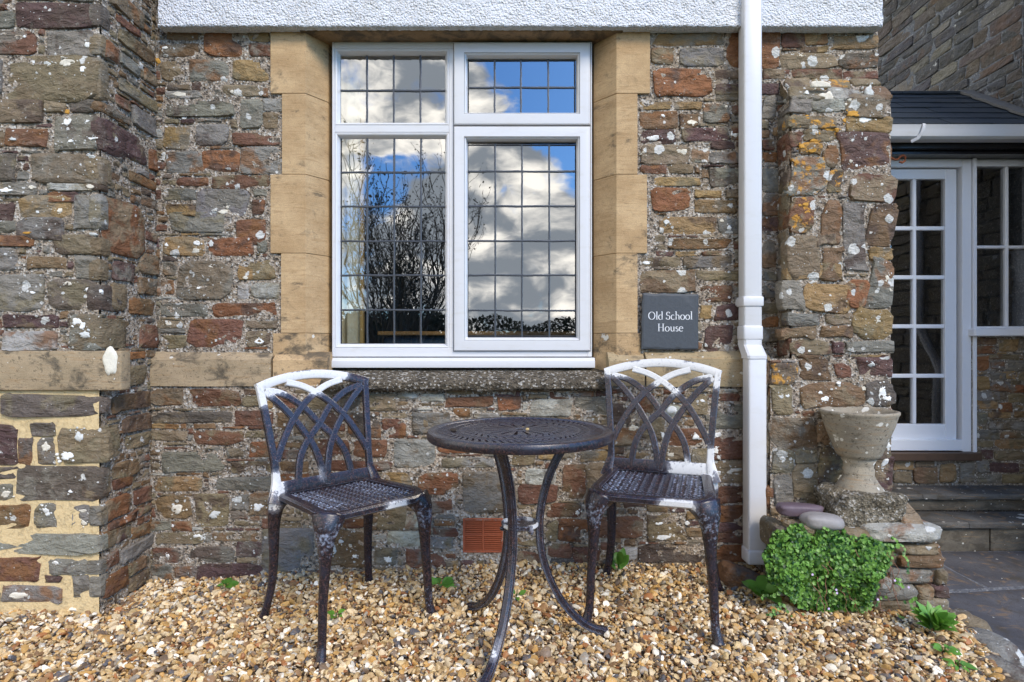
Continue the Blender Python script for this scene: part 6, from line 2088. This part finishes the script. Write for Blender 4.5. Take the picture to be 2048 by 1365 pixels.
def slats(m, r0, r1, n, frac, twist, zt=0.0012, k=4):
    """curved radial bars between two rings, leaving slots"""
    for i in range(n):
        a0 = 2 * math.pi * i / n
        vs_ = []
        for z in (-0.005, zt):
            for side in (-1, 1):
                for j in range(k):
                    f = j / (k - 1)
                    r = r0 + (r1 - r0) * f
                    a = a0 + twist * math.sin(f * math.pi / 2) + side * math.pi / n * frac * (1 + 0.0 * f)
                    vs_.append((TX + r * math.cos(a), TY + r * math.sin(a), TZ + z))
        fs = []
        for j in range(k - 1):
            fs += [(2 * k + j, 2 * k + j + 1, 3 * k + j + 1, 3 * k + j), (j, j + 1, k + j + 1, k + j), (j, j + 1, 2 * k + j + 1, 2 * k + j), (k + j, k + j + 1, 3 * k + j + 1, 3 * k + j)]
        m.add(vs_, fs)


slats(m, 0.228, RT - 0.032, 66, 0.62, 0.10)
slats(m, 0.198, 0.225, 66, 0.62, -0.10)
slats(m, 0.156, 0.191, 40, 0.74, 0.16)
slats(m, 0.125, 0.151, 36, 0.70, -0.12)
slats(m, 0.039, 0.119, 16, 0.70, 0.05)
tfin(m, 'pierced_top', (), 0.05, 30, 'iron_top')
m = MB().lathe([(0.014, -0.03), (0.014, 0.002), (0.027, 0.002), (0.027, -0.03), (0.014, -0.03)], (TX, TY, TZ), 32)
tfin(m, 'hub')
LEGP = [(0.185, TZ - 0.010), (0.160, 0.640), (0.125, 0.585), (0.092, 0.510), (0.071, 0.420), (0.067, 0.340), (0.078, 0.260), (0.108, 0.175), (0.152, 0.100), (0.205, 0.045), (0.248, 0.018), (0.272, 0.010), (0.288, 0.000)]
for ang in (-112, 8, 128):
    a = math.radians(ang)
    e = Vector((math.cos(a), math.sin(a), 0))
    pts = [Vector((TX, TY, 0)) + e * p[0] + Vector((0, 0, p[1])) for p in spline(LEGP, 54)]
    w = [0.0128 + 0.004 * max(0, 1 - i / 9) + 0.007 * max(0, (i - 48) / 5) for i in range(54)]
    tang = e.cross(Vector((0, 0, 1)))
    m = MB().sweep(pts, tang, [x * 0.85 for x in w], w, 0.5)
    # bead along both edges of the outer face
    for s in (-1, 1):
        q = [p + tang * (s * 0.0105) - e * 0.0 for p in pts[3:50]]
        nn = []
        for i in range(len(q)):
            tt = (q[min(i + 1, len(q) - 1)] - q[max(i - 1, 0)]).normalized()
            nn.append(tt.cross(tang))
        m.tube([c + n * 0.0105 for c, n in zip(q, nn)], 0.0028, 5)
    wr = [(TX + e.x * 0.222, TY + e.y * 0.222, 0.06, TX + e.x * 0.20, TY + e.y * 0.20, 0.085, 0.014)] if ang == -112 else []
    tfin(m, 'leg', wr, 0.2)
m = MB()
zb = 0.372
m.lathe([(0.0, -0.006), (0.054, -0.006), (0.061, 0.0), (0.061, 0.010), (0.056, 0.011), (0.052, 0.004), (0.0, 0.003)], (TX, TY, zb), 40)
for k in range(3):
    a = math.radians(-112 + 120 * k + 60)
    m.lathe([(0.0, -0.004), (0.008, -0.003), (0.010, 0.005), (0.004, 0.010), (0.0, 0.011)], (TX + 0.057 * math.cos(a), TY + 0.057 * math.sin(a), zb - 0.012), 10)
wr = [(TX + 0.057 * math.cos(a), TY + 0.057 * math.sin(a), zb + 0.008, r) for a, r in ((-2.3, 0.019), (-0.55, 0.021), (0.9, 0.016), (2.6, 0.018))]
tfin(m, 'brace_shelf', wr, 0.7)
lf = thing('dead_leaf', 'small dark curled leaf lying on the left of the table top', 'leaf', (X(907, 1.88), 1.88, TZ))
MB().add(*rockbox((X(907, 1.88), 1.88, TZ + 0.006), (0.020, 0.018, 0.011), 0.6, 0.3, 3, 3)).build('leaf', mat_plain('dry_leaf', (0.035, 0.025, 0.018), 0.9, 200.0, 0.4, 0.5), lf)
lf = thing('fallen_seed', 'tiny tan seed lying near the centre hole of the table', 'seed', (X(1054, 1.9), 1.9, TZ))
MB().add(*rockbox((X(1055, 1.9), 1.9, TZ + 0.006), (0.011, 0.010, 0.008), 0.7, 0.25, 6, 2)).build('seed', mat_plain('seed', (0.50, 0.36, 0.16), 0.8), lf)

# ================================================================== what the window mirrors: garden behind the camera
def mirror_pt(px, py, dist):
    """a place behind the camera seen in the pane at that direction"""
    return Vector(((px - CX) / F * dist, 2 * DW - dist, EYE + (CY - py) / F * dist))


def twig_tree(label, base, height, seed, spread=0.55, stems=7, leafy=0.35, group=None):
    R = random.Random(seed)
    t = thing('bare_tree', label, 'tree', base, group)
    segs, tips = [], []

    def grow(p, d, length, rad, lvl):
        pts, rr = [p.copy()], [rad]
        k = 4
        for i in range(k):
            d = (d + Vector((R.gauss(0, 0.13), R.gauss(0, 0.13), R.gauss(0.05, 0.06)))).normalized()
            p = p + d * (length / k)
            pts.append(p.copy())
            rr.append(rad * (1 - 0.75 * (i + 1) / k) + 0.002)
        segs.append((pts, rr))
        if lvl < 3:
            for i in range(R.randint(3, 5)):
                q = pts[R.randint(1, k)]
                dd = (d + Vector((R.gauss(0, 0.5), R.gauss(0, 0.5), R.uniform(-0.05, 0.5)))).normalized()
                grow(q.copy(), dd, length * R.uniform(0.40, 0.62), rad * 0.5, lvl + 1)
        else:
            tips.append(pts)
    b = Vector(base)
    for s in range(stems):
        a = 2 * math.pi * s / stems + R.uniform(-0.4, 0.4)
        d = Vector((math.cos(a) * spread * R.uniform(0.3, 1), math.sin(a) * spread * R.uniform(0.3, 1), 1)).normalized()
        grow(b + Vector((0.12 * math.cos(a), 0.12 * math.sin(a), 0)), d, height * R.uniform(0.42, 0.62), height * 0.0065, 0)
    m = MB()
    for pts, rr in segs[:stems * 1]: m.tube(pts, rr, 6)
    m.build('trunk', M['bark'], t)
    m = MB()
    for pts, rr in segs: m.tube(pts, [max(r, 0.004) for r in rr], 3)
    for pts in tips:
        for j in range(int(6 * leafy)):
            c = pts[R.randint(1, 4)] + Vector((R.gauss(0, .08), R.gauss(0, .08), R.gauss(0, .08)))
            u, v = Vector((R.gauss(0, 1), R.gauss(0, 1), R.gauss(0, 1))).normalized() * 0.035, Vector((R.gauss(0, 1), R.gauss(0, 1), R.gauss(0, 1))).normalized() * 0.02
            m.add([c - u, c + v, c + u, c - v], [(0, 1, 2, 3)])
    m.build('crown', M['bark'], t, sharp=None)
    return t


bt = mirror_pt(800, 700, 13)
twig_tree('slender leafless tree mirrored in the left panes of the window', (bt.x, bt.y, -0.42), 6.0, 3, 0.42, 18, 0.7)
bt = mirror_pt(960, 700, 30)
twig_tree('low bare shrub mirrored at the foot of the right casement', (bt.x, bt.y, -0.42), 2.6, 5, 0.9, 9, 0.6)
bt = mirror_pt(1012, 700, 34)
twig_tree('rounded bare bush mirrored right of the low bare shrub', (bt.x, bt.y, -0.42), 2.5, 6, 0.8, 9, 0.5)


def leaf_mass(name, label, cat, box, n, size, seed, mat, fn=None, kind=None):
    R = random.Random(seed)
    m = MB()
    for i in range(n):
        c = Vector([R.uniform(box[k], box[k + 3]) for k in range(3)])
        if fn: c.z = box[2] + (c.z - box[2]) * fn(c.x, c.y)
        u = Vector((R.gauss(0, 1), R.gauss(0, 1), R.gauss(0, 1))).normalized() * size * R.uniform(0.6, 1.4)
        v = Vector((R.gauss(0, 1), R.gauss(0, 1), R.gauss(0, 1))).normalized() * size * R.uniform(0.4, 0.9)
        m.add([c - u, c + v, c + u, c - v], [(0, 1, 2, 3)])
    o = m.build(name, mat, None, sharp=None)
    tag(o, label, cat, kind=kind)
    return o


hm_ = lambda x, y: 0.62 + 0.38 * float(fbm(x * 0.5, 3.3)) + 0.1 * float(vnoise(x * 2.5, 1))
hedge_leaf = mat_leaf('hedge_leaf', (0.012, 0.022, 0.008), (0.035, 0.05, 0.015))
leaf_mass('hedge', 'dark evergreen hedge behind the camera mirrored in the lower panes', 'hedge', (-8.2, -13.2, -0.42, -2.0, -11.2, 2.7), 12000, 0.09, 4, M['hill'], hm_, 'stuff')
leaf_mass('far_wood', 'far tree line behind the camera mirrored low in the window', 'woodland', (-60, -78, -0.42, 60, -72, 5.2), 26000, 0.26, 5, M['hill'], lambda x, y: 0.75 + 0.35 * float(fbm(x * 0.16, 7.0)), 'stuff')
m = MB()
for i in range(121):
    x = -150 + 2.5 * i
    h = 2.3 + 1.3 * float(fbm(x * 0.03, 4.0)) + 0.5 * float(vnoise(x * 0.35, 2.0)) + 0.35 * float(vnoise(x * 1.1, 6.0))
    m.v += [(x, -79, -0.5), (x, -80, -0.42 + h), (x, -110, -0.42 + h * 1.6)]
m.f = [(i * 3 + j, i * 3 + 3 + j, i * 3 + 4 + j, i * 3 + 1 + j) for i in range(120) for j in range(2)]
tag(m.build('hills', M['hill'], None, sharp=None), 'low wooded ridge far behind the camera', 'hill', kind='structure')
